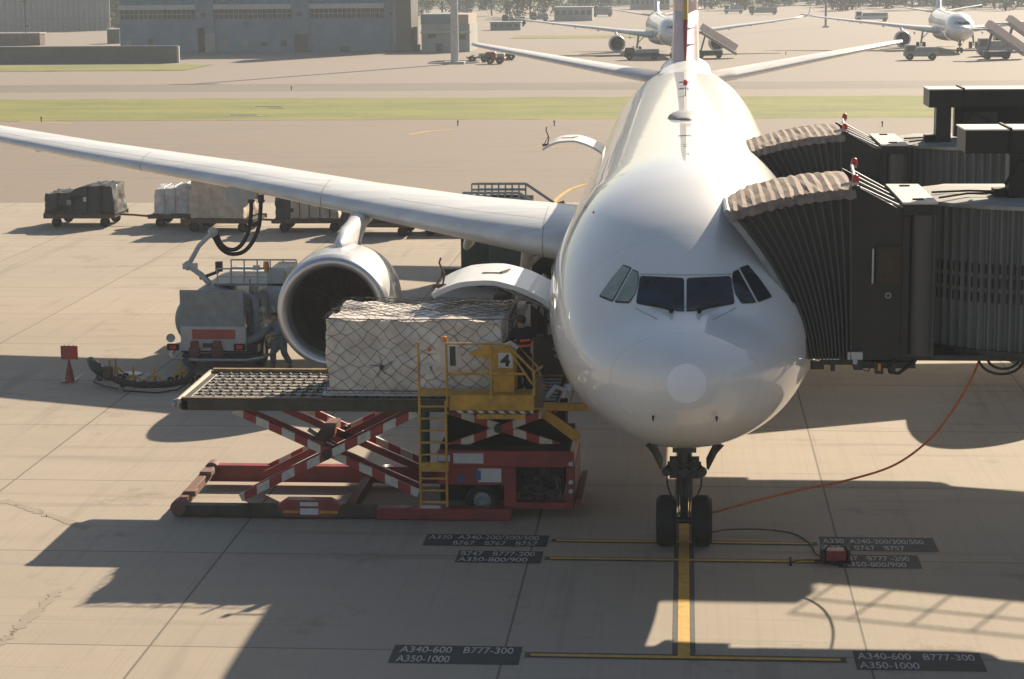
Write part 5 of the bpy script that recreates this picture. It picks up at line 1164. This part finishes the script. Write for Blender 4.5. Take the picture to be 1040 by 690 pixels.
# ------------------------------------------------------------------ second loader behind the wing
def loader_rear():
    t = thing('cargo_loader', 'dark green cargo loader with a white railed platform behind the wing root', 'cargo loader', (-6.4, 43.5, 0), group='cargo loaders at the hold doors')
    b = MB(); b.box(-8.3, -3.4, 41.6, 44.6, .5, 1.9); b.build('chassis', 'green_dark', t, bevel=.05)
    b = MB(); b.box(-7.1, -5.6, 40.2, 41.6, .35, 2.6); b.build('operator_cabin', 'green_dark', t, bevel=.06)
    b = MB(); b.box(-8.9, -6.6, 40.3, 40.6, .55, .85); b.build('side_roller_arm', 'olive_frame', t, bevel=.03)
    a = at(470, 196, 42); c = at(527, 192, 42)
    zt = a.z
    b = MB(); b.box(a.x, c.x+.3, 42.0, 45.4, zt-.65, zt-.45); dk = b.build('platform', 'green_dark', t)
    b = MB()
    for y in (42.0, 45.4):
        b = MB()
        for z in (zt, zt-.22): b.box(a.x, c.x, y-.05, y+.05, z-.05, z+.04)
        for k in range(9): x = a.x+(c.x-a.x)*k/8; b.box(x-.03, x+.03, y-.03, y+.03, zt-.5, zt)
        b.beam((c.x, y, zt), (c.x+1.1, y, zt-.75), .1, .1); b.build('platform_rail', 'light_grey', dk)
    b = MB(); b.box(c.x-1.0, c.x-.05, 42.1, 42.3, zt-.5, zt-.1); b.build('control_box', 'green_dark', dk)
    for (x0, x1) in ((-8.0, -4.6), (-4.6, -8.0)):
        b = MB(); b.beam((x0, 42.1, 1.5), (x1, 42.1, zt-.7), .1, .22); b.build('scissor_arm', 'yellow_paint', t); b = MB(); b.beam((x0, 44.9, 1.5), (x1, 44.9, zt-.7), .1, .22); b.build('scissor_arm', 'yellow_paint', t)
    for x in (-7.6, -5.1):
        for y in (41.7, 44.4):
            b = MB(); b.lathe([(-.14, .2), (-.15, .38), (.15, .38), (.14, .2)], (x, y, .38), 'y', 20, closed=True); b.build('wheel', 'rubber', t, smooth=True)
    b = MB(); b.lathe([(-.7, .02), (-.6, .42), (.6, .42), (.7, .02)], (-4.6, 41.1, 1.9), 'y', 22); b.build('tank', 'dull_red', t, smooth=True)
loader_rear()
# ------------------------------------------------------------------ cables and the red box at the nose gear
def catn(pts, n=8):
    out = []
    P = [pts[0]]+pts+[pts[-1]]
    for i in range(1, len(P)-2):
        for k in range(n):
            t = k/n; p0, p1, p2, p3 = P[i-1], P[i], P[i+1], P[i+2]
            out.append(.5*((2*p1)+(p2-p0)*t+(2*p0-5*p1+4*p2-p3)*t*t+(3*p1-p0-3*p2+p3)*t**3))
    return out+[pts[-1]]
b = MB(); pts = [at(996, 362, 3.9), at(985, 388, 4.1), at(962, 425, 4.5), at(938, 452, 4.8), at(905, 474, 5.1), at(860, 488, 5.4), at(820, 496, 5.6), at(770, 508, 5.8), at(727, 520, 5.95), at(716, 522, 6.0)]
b.tube(catn([Vector(p) for p in pts]), .022, 8); solo(b, 'power_cable', 'orange_cable', 'long orange power cable hanging from the boarding bridge to the nose wheels', 'cable', tuple(gr(860, 560)), smooth='all')
b = MB(); pts = [gr(722, 541, .25), gr(740, 538, .18), gr(775, 538, .05), gr(805, 542, .02), gr(822, 552, .02), gr(829, 563, .02), gr(838, 565, .1)]
b.tube(catn([Vector(p) for p in pts]), .014, 6); b.tube(catn([gr(835, 569, .05), gr(815, 569, .02), gr(803, 571, .02)]), .012, 6); b.cyl(gr(803, 567, .02), gr(803, 574, .02), .03, 6)
solo(b, 'signal_cable', 'rubber', 'thin black cable looping on the ground from nose wheel to red box', 'cable', tuple(gr(800, 560)), smooth='all')
def redbox():
    q = gr(848, 573); t = thing('red_connector_box', 'small battered red box on the ground at the right end of the stop line', 'equipment box', tuple(q))
    b = MB(); b.box(q.x-.20, q.x+.24, q.y-.02, q.y+.32, .04, .26); b.build('case', 'red_paint', t, bevel=.03)
    b = MB(); b.box(q.x-.28, q.x-.2, q.y-.05, q.y+.35, .02, .3); b.build('end_bracket', 'dark_metal', t, bevel=.01); b = MB(); b.box(q.x+.24, q.x+.30, q.y-.05, q.y+.35, .02, .3); b.build('end_bracket', 'dark_metal', t, bevel=.01)
    b = MB(); b.tube([(q.x-.18, q.y+.15, .26), (q.x-.1, q.y+.15, .36), (q.x+.14, q.y+.15, .36), (q.x+.22, q.y+.15, .26)], .018, 6); b.build('handle', 'dark_metal', t)
    b = MB(); b.tube([(q.x-.18, q.y-.08, .05), (q.x-.05, q.y-.16, .05), (q.x+.15, q.y-.10, .05), (q.x+.3, q.y-.03, .06)], .025, 6); b.build('pigtail', 'rubber', t)
redbox()
# ------------------------------------------------------------------ far side: buildings
def hangar():
    x0, x1, Y = -84.9, -45.0, 276.0; H = 15
    t = thing('hangar_building', 'long blue grey hangar with bands of windows across the taxiways', 'hangar', ((x0+x1)/2, Y, 0))
    X = lambda px: at(px, 40, Y).x
    Z = lambda py: at(250, py, Y).z
    zw0, zw1, zl = Z(19), Z(9.5), Z(4.5)
    for (a, c) in ((122, 200), (218, 297), (315, 391)):
        b = MB(); b.box(X(a), X(c), Y, Y+14, 0, zw0); wl_ = b.build('wall', 'wall_blue', t)
        b = MB(); b.box(X(a), X(c), Y+.5, Y+14, zw0+.002, zw1); b.build('window_band', 'window_dark', t)
        b = MB(); n = 16
        for k in range(n+1): x = X(a)+(X(c)-X(a)-.1)*k/n; b.box(x, x+.12, Y+.2, Y+.48, zw0, zw1)
        b.box(X(a), X(c), Y+.15, Y+.45, (zw0+zw1)/2-.05, (zw0+zw1)/2+.05); b.build('mullion', 'wall_pale', t)
        b = MB(); b.box(X(a), X(c), Y-.5, Y+14, zw1+.002, zl); b.build('cornice', 'light_grey', t)
        b = MB(); b.box(X(a), X(c), Y+.3, Y+14, zl+.002, H)
        for k in range(30): x = X(a)+(X(c)-X(a)-.2)*k/30; b.box(x, x+.12, Y+.18, Y+.298, zl+.01, H)
        b.build('upper_wall', 'wall_blue', t)
    for (a, c) in ((200, 218), (297, 315), (391, 405)):
        b = MB(); b.box(X(a), X(c), Y-.35, Y+14, 0, H+1); b.build('stair_tower', 'brick_grey', t)
        b = MB(); b.box(X(a)+.8, X(a)+1.5, Y-.40, Y-.36, Z(17), Z(13)); b.build('window', 'window_dark', t)
    for (px, py, w_, h_, m_) in ((131, 44, .7, .8, 'wall_pale'), (153, 42, .7, .9, 'window_dark'), (227, 44, .9, .9, 'fin_yellow_dull'), (248, 44, 1.0, .8, 'wall_pale'), (268, 45, .9, .6, 'window_dark'), (288, 44, .9, .9, 'window_dark'), (192, 44, .6, .8, 'brick_grey'), (250, 23.5, .8, .4, 'window_dark'), (330, 50, 2.2, .9, 'brick_grey'), (350, 50, 1.4, .9, 'window_dark')):
        q = at(px, py, Y); b = MB(); b.box(q.x-w_/2, q.x+w_/2, Y-.06, Y-.01, q.z-h_/2, q.z+h_/2); b.build('window', m_, t)
    for (px, w_, h_, m_) in ((205, 1.0, 3.6, 'black_hole'), (213, 1.8, 2.8, 'wall_pale'), (306, 2.0, 2.6, 'brown_door')):
        q = at(px, 50, Y-.36); b = MB(); b.box(q.x-w_/2, q.x+w_/2, Y-.42, Y-.36, 0.02, h_); b.build('door', m_, t)
    b = MB(); b.box(X(405), X(420), Y-2.5, Y+6, 0, H+6); b.box(X(405)-.3, X(420)+.3, Y-2.8, Y+6.2, 0, .8); b.build('corner_tower', 'grey_tower', t)
    b = MB(); b.box(X(400.5), X(404), Y-1.5, Y-.5, 0, H); b.build('down_pipe', 'wall_pale', t)
mat('fin_yellow_dull', (.30, .27, .14), .8); mat('brown_door', (.13, .10, .08), .8, var=.2, scale=.5); mat('grey_tower', (.15, .145, .13), .85, var=.2, scale=.3, stretch=(1, 1, .2))
hangar()
def annex():
    Y = 272; X = lambda px: at(px, 40, Y).x; Z = lambda py: at(450, py, Y).z
    t = thing('annex_building', 'small pale two storey building with a dark top right of the hangar', 'building', (X(450), Y, 0))
    b = MB(); b.box(X(428), X(477), Y, Y+12, 0, Z(24.5)); b.build('wall', 'wall_pale2', t)
    b = MB(); b.box(X(428)-.05, X(462), Y-.1, Y+12, Z(24.5)+.002, Z(14.5)); b.build('upper_storey', 'brick_grey', t)
    b = MB(); b.box(X(462), X(476), Y-.1, Y+12, Z(24.5)+.002, Z(15)); b.build('upper_storey', 'pinkish', t)
    b = MB(); b.box(X(427.5), X(478.5), Y-.7, Y, Z(33.5), Z(32)); b.build('ledge', 'light_grey', t)
    for (px, py, w_, h_) in ((438.5, 37, 1.2, .6), (446, 49, 1.0, 1.4), (470, 38, .8, .6)):
        q = at(px, py, Y); b = MB(); b.box(q.x-w_/2, q.x+w_/2, Y-.05, Y-.01, max(.05, q.z-h_/2), q.z+h_/2); b.build('window', 'window_dark', t)
mat('wall_pale2', (.36, .37, .34), .8, var=.12, scale=.4); mat('pinkish', (.45, .35, .29), .8, var=.12, scale=.4)
annex()
def pole(name, px, pyb, r, h, m, label, cat, Y=None, sub=None):
    q = gr(px, pyb); t = thing(name, label, cat, tuple(q))
    b = MB(); b.cyl((q.x, q.y, 0), (q.x, q.y, h), r, 12, r*.7); b.build('shaft', m, t, smooth=True)
    b = MB(); b.box(q.x-r*2.5, q.x+r*2.5, q.y-r*2.5, q.y+r*2.5, 0.004, .3); b.build('footing', 'light_grey', t)
    for (dx, dz, w_, h_) in (sub or []): b = MB(); b.box(q.x+dx-w_/2, q.x+dx+w_/2, q.y-.1, q.y+.1, h*dz-h_/2, h*dz+h_/2); b.build('fitting', m, t)
pole('light_mast', 462, 65, .52, 28, 'light_grey', 'thick pale light mast in front of the annex building', 'mast', sub=[(0, .99, 5, .6)])
b = MB(); q = gr(462, 64); b.lathe([(.0, 3.4), (.18, 3.4), (.2, 3.2)], (q.x, q.y, 0), 'z', 24); solo(b, 'mast_plinth', 'light_grey', 'round low plinth at the foot of the thick mast', 'plinth', tuple(q))
pole('utility_pole', 27, 46, .14, 16, 'dark_metal', 'thin dark utility pole behind the long low wall', 'pole', sub=[(0, .45, 1.0, .12), (.3, .2, .5, .3), (0, .98, 1.5, .2)])
pole('utility_pole', 177, 48, .20, 16, 'wall_pale', 'slim pale pole standing in front of the hangar', 'pole', sub=[(-.6, .10, .8, .7), (0, .98, 1.2, .3)])
pole('light_mast', 838.5, 28, .22, 26, 'grey_paint', 'distant slender light mast right of the tail', 'mast', sub=[(0, .99, 3, .5)])
for px, py, lb in ((296, 92, 'left of the wing tip gap'), (668, 54, 'left of the fin'), (125, 124, 'near the left painted line')): pass
def wall_long():
    a, c = gr(0, 65), gr(180, 64); t = thing('blast_wall', 'long low dark grey green wall in front of the hangar', 'wall', (-95, c.y, 0))
    b = MB(); b.box(-150, c.x, c.y, c.y+.6, 0, 2.15); b.build('wall_face', 'wall_dark', t)
    b = MB(); b.box(-150, c.x+.05, c.y-.05, c.y+.65, 2.152, 2.25); b.build('coping', 'brick_grey', t); b = MB(); b.box(c.x, c.x+.25, c.y-.05, c.y+.65, 0, 2.2); b.build('end_post', 'wall_pale', t)
mat('wall_dark', (.105, .125, .11), .85, var=.2, scale=.3)
wall_long()
def fence():
    q0, q1 = gr(-60, 31.5), gr(112, 31); t = thing('fence_panel_wall', 'pale grey panelled perimeter fence beyond the dark wall at far left', 'fence', (q1.x-20, q1.y, 0))
    H = 7.2
    b = MB(); b.box(q0.x, q1.x, q1.y, q1.y+.3, 0, H); b.build('panel', 'fence_grey', t)
    b = MB()
    n = 34
    for k in range(n): x = q0.x+(q1.x-q0.x)*k/n; b.box(x, x+.35, q1.y-.25, q1.y-.01, 0, H+.2)
    b.box(q0.x, q1.x, q1.y-.2, q1.y-.02, H*.33, H*.36); b.build('fence_post', 'brick_grey', t)
mat('fence_grey', (.31, .32, .30), .85, var=.1, scale=.2)
fence()
def block(name, px0, px1, pyb, h, m, label, cat, depth=3, group=None, roof=None):
    a, c = gr(px0, pyb), gr(px1, pyb); t = thing(name, label, cat, ((a.x+c.x)/2, a.y, 0), group=group)
    b = MB(); b.box(a.x, c.x, a.y, a.y+depth, 0, h); b.build('body', m, t, bevel=.05)
    b = MB(); b.box(a.x-.15, c.x+.15, a.y-.15, a.y+depth+.15, h+.002, h+.18); b.build('roof', roof or 'light_grey', t)
    b = MB(); n = max(2, int((c.x-a.x)/1.4))
    for k in range(n): x = a.x+(c.x-a.x)*(k+.2)/n; b.box(x, x+(c.x-a.x)/n*.6, a.y-.03, a.y-.005, h*.45, h*.8)
    b.build('window_row', 'window_dark', t)
    return t
block('storage_shed', -6, 38, 46.5, 1.9, 'rust', 'low brown shed just behind the long dark wall at far left', 'shed', 3)
block('utility_hut', 109, 121, 44.5, 2.3, 'wall_dark', 'dark hut at the left corner of the hangar', 'hut', 3)
block('site_office', 563, 601, 21.5, 3.0, 'wall_pale2', 'distant long pale site office left of the tail', 'building', 8)
block('site_office', 498, 528, 31, 1.5, 'brick_grey', 'distant low grey shed on the far apron', 'shed', 4)
block('terminal_shed', 935, 1000, 6, 4, 'wall_pale', 'distant pale shed under the trees at top right', 'building', 8)
block('terminal_shed', 640, 680, 10, 3.5, 'wall_pale', 'distant white roofed shed behind the tail fin', 'building', 8)
# ------------------------------------------------------------------ far side: parked jets
def jet(loc, rz, label, sc=(.70, .62, .70)):
    t = thing('parked_airliner', label, 'airplane', loc, rz, 'parked jets on the far apron', world=False); t.scale = sc
    OFFp = OFF['airliner']; me_done = {}
    for ch in kids(plane):
        base = ch.name.split('.')[0]
        if base in ('cargo_door', 'cargo_hold', 'satcom_fairing', 'antenna', 'door_mark', 'passenger_window', 'wiper', 'panel_seam', 'pitot_probe'): continue
        c = copy_tree(ch, t, skip=('refuel_panel', 'slat_seam', 'slat_gap', 'fan_'))
        if base == 'fuselage': c.data = whole.data
        if base == 'vertical_fin':
            for o in [c]+kids(c)+[g_ for k in kids(c) for g_ in kids(k)]:
                o.data = o.data.copy(); o.data.materials.clear(); o.data.materials.append(M['white_part'])
    for ch in kids(t):
        ch.location = Vector(ch.location)+Vector((0, 6, 0))
    return t
whole, _ = fuselage(False, None)
OFF['airliner'] = (0, 6, 0)
bpy.context.view_layer.update()
for v in whole.data.vertices: v.co -= Vector((0, 6, 0))
for i, (px, py, rz, lab) in enumerate(((974, 54, R(-1), 'white narrow body jet parked far off on the right with a stair at its side'), (686, 59, R(5), 'white narrow body jet parked far off, half hidden by the tail fin'))):
    q = gr(px, py); jet((q.x, q.y-3.8, 0), rz, lab)
bpy.data.objects.remove(whole)
# stairs for them
def stairs(px0, py0, px1, py1, label, wd=2.2, m='wall_pale'):
    a = gr(px0, py0); c = at(px1, py1, a.y); t = thing('passenger_stair', label, 'boarding stair', tuple(a), group='boarding stairs at the far jets')
    b = MB(); b.beam((a.x, a.y, .5), (c.x, a.y, c.z), wd, .35); fl = b.build('flight', m, t)
    for s_ in (-1, 1):
        b = MB(); b.beam((a.x, a.y+s_*wd/2, 1.3), (c.x, a.y+s_*wd/2, c.z+.8), .08, .9); b.build('balustrade', 'fin_pink' if s_ < 0 else 'light_grey', t)
    n = 14; b = MB()
    for k in range(n): f = (k+.5)/n; x = a.x+(c.x-a.x)*f; z = .5+(c.z-.5)*f; b.box(x-.12, x+.12, a.y-wd/2+.1, a.y+wd/2-.1, z+.17, z+.22)
    b.build('tread', 'dark_metal', fl)
    d = 1 if c.x > a.x else -1
    b = MB(); xx = sorted((c.x-d*.2, c.x+d*1.8)); b.box(xx[0], xx[1], a.y-wd/2, a.y+wd/2, c.z-.1, c.z+.1); b.build('landing', 'grey_paint', t)
    b = MB(); mx = (a.x+c.x)/2; b.box(min(mx, c.x)-.5, max(mx, c.x)+.5, a.y-.9, a.y+.9, .4, 1.0); ch = b.build('chassis', 'green_dark', t); b = MB(); b.beam((c.x, a.y, 1), (c.x-d*.6, a.y, c.z-.2), 1.2, .2); b.build('lift_leg', 'dark_metal', t)
    for x in (min(mx, c.x), max(mx, c.x)):
        for y in (a.y-1, a.y+1): b = MB(); b.lathe([(-.12, .1), (-.12, .4), (.12, .4), (.12, .1)], (x, y, .4), 'y', 16, closed=True); b.build('wheel', 'rubber', t)
stairs(748, 59, 712, 33, 'grey passenger stair on wheels right of the tail fin')
stairs(1040, 60, 1003, 30, 'passenger stair with pink side panels beside the right hand jet')
stairs(1058, 52, 1024, 24, 'passenger stair farthest right, cut by the picture edge')
# service vehicles
def gse(px, py, ln, h, m, label, cab=True, cat='service vehicle', rz=0, cabm=None):
    q = gr(px, py); t = thing('service_vehicle', label, cat, (q.x, q.y, 0), rz, 'service vehicles on the far apron', world=False)
    b = MB(); b.box(-ln/2, ln/2, -.9, .9, .45, h*.55); b.build('body', m, t, bevel=.08)
    if cab: b = MB(); b.box(-ln/2+.1, -ln/2+1.4, -.85, .85, h*.55+.002, h); cb = b.build('cab', cabm or m, t, bevel=.12); b = MB(); b.box(-ln/2+.25, -ln/2+1.25, -.88, -.86, h*.6, h*.92); b.build('side_window', 'window_dark', cb)
    b = MB(); b.box(-ln/2+1.6, ln/2-.1, -.8, .8, h*.55+.003, h*.85); b.build('deck_load', 'grey_paint', t, bevel=.05)
    for x in (-ln/2+.7, ln/2-.7):
        for y in (-.85, .85): b = MB(); b.lathe([(-.12, .15), (-.12, .42), (.12, .42), (.12, .15)], (x, y, .42), 'y', 16, closed=True); w_ = b.build('wheel', 'rubber', t, smooth=True)
gse(503, 65, 2.6, 1.5, 'red_paint', 'small dark red tug by the foot of the thick mast', cat='tug')
gse(517, 61, 2.0, .9, 'grey_paint', 'low grey trailer right of the red tug', cab=False, cat='trailer')
gse(486, 63, 3.0, 1.3, 'wall_pale', 'pale flat trailer between mast and red tug', cab=False, cat='trailer')
gse(935, 61, 4.2, 1.9, 'wall_pale2', 'pale service truck under the left wing of the right hand jet', cat='truck')
gse(1010, 57, 4.5, 2.3, 'grey_paint', 'grey service truck beside the nose of the right hand jet', cat='truck')
gse(652, 61, 4.6, 1.6, 'green_dark', 'dark green truck under the half hidden jet', cat='truck')
gse(522, 27, 5.0, 2.4, 'green_dark', 'dark truck alone on the far apron left of the tail', cat='truck')
for i, (px, py) in enumerate(((745, 14), (775, 15), (885, 22), (985, 8), (548, 22), (612, 17), (440, 24))):
    gse(px, py, random.choice((4, 5, 7)), random.choice((2.2, 2.8, 3.2)), random.choice(('wall_pale', 'white_part', 'grey_paint')), 'distant truck at far apron edge, '+['first right of the tail fin', 'second right of the tail fin', 'behind the tip of the right hand jet wing', 'beyond the right hand jet nose at the tree line', 'second left of the tail fin', 'first left of the tail fin', 'beside the annex building'][i], cat='truck')
# jet blast deflector strip and marker lights
for i, (px, py) in enumerate(((296, 92), (465, 128), (563, 128), (896, 129), (668, 54), (798, 56), (42, 124))):
    q = gr(px, py); t = thing('taxiway_light', 'tiny edge light post on the taxiway, %s' % ('in front of the grass at left', 'behind the tip of the near wing', 'below the open rear hold door', 'between the two bridge canopies', 'left of the tail fin', 'right of the tail fin', 'at the far left painted line')[i], 'edge light', tuple(q), group='taxiway edge lights')
    b = MB(); b.cyl((q.x, q.y, 0), (q.x, q.y, .28), .04, 8); b.build('stem', 'dark_metal', t); b = MB(); b.cyl((q.x, q.y, .28), (q.x, q.y, .42), .08, 10, .05); b.build('lamp_head', 'blue_sticker', t)
for (px, py, lab) in ((273, 110, 'concrete drain cover slab in the grass strip right of centre left'), (248, 118.5, 'smaller concrete slab at the near edge of the grass strip')):
    q = gr(px, py); t = thing('drain_slab', lab, 'drain slab', tuple(q)); b = MB(); b.box(q.x-1.5, q.x+1.5, q.y-.5, q.y+.5, 0, .06); b.build('slab', 'far_slab', t); b = MB(); b.box(q.x-1.3, q.x+.9, q.y+.5, q.y+.9, .0, .09); b.build('grate', 'dark_metal', t)
# ------------------------------------------------------------------ trees
def tree_proto(seed, h, w_, m):
    rnd = random.Random(seed); t = thing('broadleaf_tree', '', 'tree', (0, 0, 0), 0, 'trees beyond the far apron', world=False)
    b = MB(); b.tube([(0, 0, 0), (.1, 0, h*.25), (0, .1, h*.5), (.1, 0, h*.75)], [.28, .22, .15, .06], 8)
    cl = []
    for k in range(18):
        a = rnd.uniform(0, 2*PI); r = w_*rnd.uniform(.15, .95); z = h*rnd.uniform(.12, .9); r *= math.sqrt(max(.1, 1-((z/h-.42)/.58)**2)); cl.append(Vector((r*math.cos(a), r*math.sin(a), z)))
        if k < 6: b.tube([(0, 0, h*.35), cl[-1]*.6+Vector((0, 0, h*.15)), cl[-1]], [.1, .06, .02], 5)
    b.build('trunk', 'bark', t)
    b = MB()
    for c in cl+[Vector((0, 0, h*.7))]:
        R_ = w_*rnd.uniform(.32, .5)
        for k in range(46):
            d = Vector((rnd.gauss(0, 1), rnd.gauss(0, 1), rnd.gauss(0, .75))).normalized()*R_*rnd.uniform(.5, 1.05); p = c+d; s_ = rnd.uniform(.18, .45); u = Vector((rnd.gauss(0, 1), rnd.gauss(0, 1), rnd.gauss(0, 1))).normalized(); v_ = u.orthogonal().normalized()
            b.face([p-u*s_, p+v_*s_*.7, p+u*s_, p-v_*s_*.7])
    b.build('crown', m, t); return t
protos = [tree_proto(1, 9, 4.0, 'leaf'), tree_proto(2, 7, 3.6, 'leaf_pale'), tree_proto(3, 11, 4.4, 'leaf')]
rnd = random.Random(12); cnt = 0; used = [False]*3
spots = []
for px in list(range(425, 610, 13)): spots.append((px+rnd.uniform(-4, 4), rnd.uniform(10, 19), rnd.uniform(.55, .95)))
for px in list(range(700, 1050, 12)): spots.append((px+rnd.uniform(-4, 4), rnd.uniform(3, 12), rnd.uniform(.7, 1.2)))
for px in list(range(430, 1050, 9)): spots.append((px+rnd.uniform(-4, 4), rnd.uniform(1, 7), rnd.uniform(1.1, 1.7)))
for px in (72, 80, 88, 97, 106, 114, 121): spots.append((px+rnd.uniform(-2, 2), rnd.uniform(26, 30), rnd.uniform(.9, 1.25)))
WORDS = ['rounded', 'ragged', 'leaning', 'low', 'broad', 'sparse', 'dense']
for i, (px, py, s_) in enumerate(spots):
    k = rnd.randrange(3); q = gr(px, py)
    if i < 3: k = i
    o = protos[k] if not used[k] else copy_tree(protos[k]); used[k] = True
    o.location = (q.x, q.y, 0); o.scale = (s_,)*3; o.rotation_euler = (0, 0, rnd.uniform(0, 6))
    o['label'] = 'hazy green tree in the far tree line left of the tail fin' if px < 650 and px > 200 else ('hazy tree behind the fence left of the hangar' if px < 200 else 'hazy green tree in the far tree line right of the tail fin')
    o['group'] = 'trees far left of the tail' if 200 < px < 650 else ('trees left of the hangar' if px < 200 else 'trees far right of the tail')
# hills on the horizon, above the picture but seen in reflections and from other places
b = MB(); rows = []
for i in range(81):
    x = -1400+i*35; rows.append([(x, y, max(-1, 60*math.exp(-((y-900)/130)**2)*(.55+.5*noise.noise((x*.004, y*.006, 0)))-.5)) for y in range(600, 1301, 50)])
gv = [b.verts(r_) for r_ in rows]
for a, c in zip(gv, gv[1:]):
    for k in range(len(a)-1): b.bm.faces.new((a[k], c[k], c[k+1], a[k+1]))
h = b.build('hills', 'leaf', smooth='all'); h['kind'] = 'structure'
# ------------------------------------------------------------------ haze
hz = bpy.data.materials.new('haze_air'); hz.use_nodes = True; n = hz.node_tree.nodes; l = hz.node_tree.links; n.remove(n['Principled BSDF'])
vp = n.new('ShaderNodeVolumePrincipled'); vp.inputs['Color'].default_value = (.80, .88, .96, 1); vp.inputs['Density'].default_value = .00033; vp.inputs['Anisotropy'].default_value = .15
l.new(vp.outputs[0], n['Material Output'].inputs['Volume']); MT['haze_air'] = hz
b = MB(); b.box(-1450, 1450, -140, 1400, -2, 75); o = b.build('haze', 'haze_air'); o['kind'] = 'stuff'; o['label'] = 'pale haze over the whole airport'
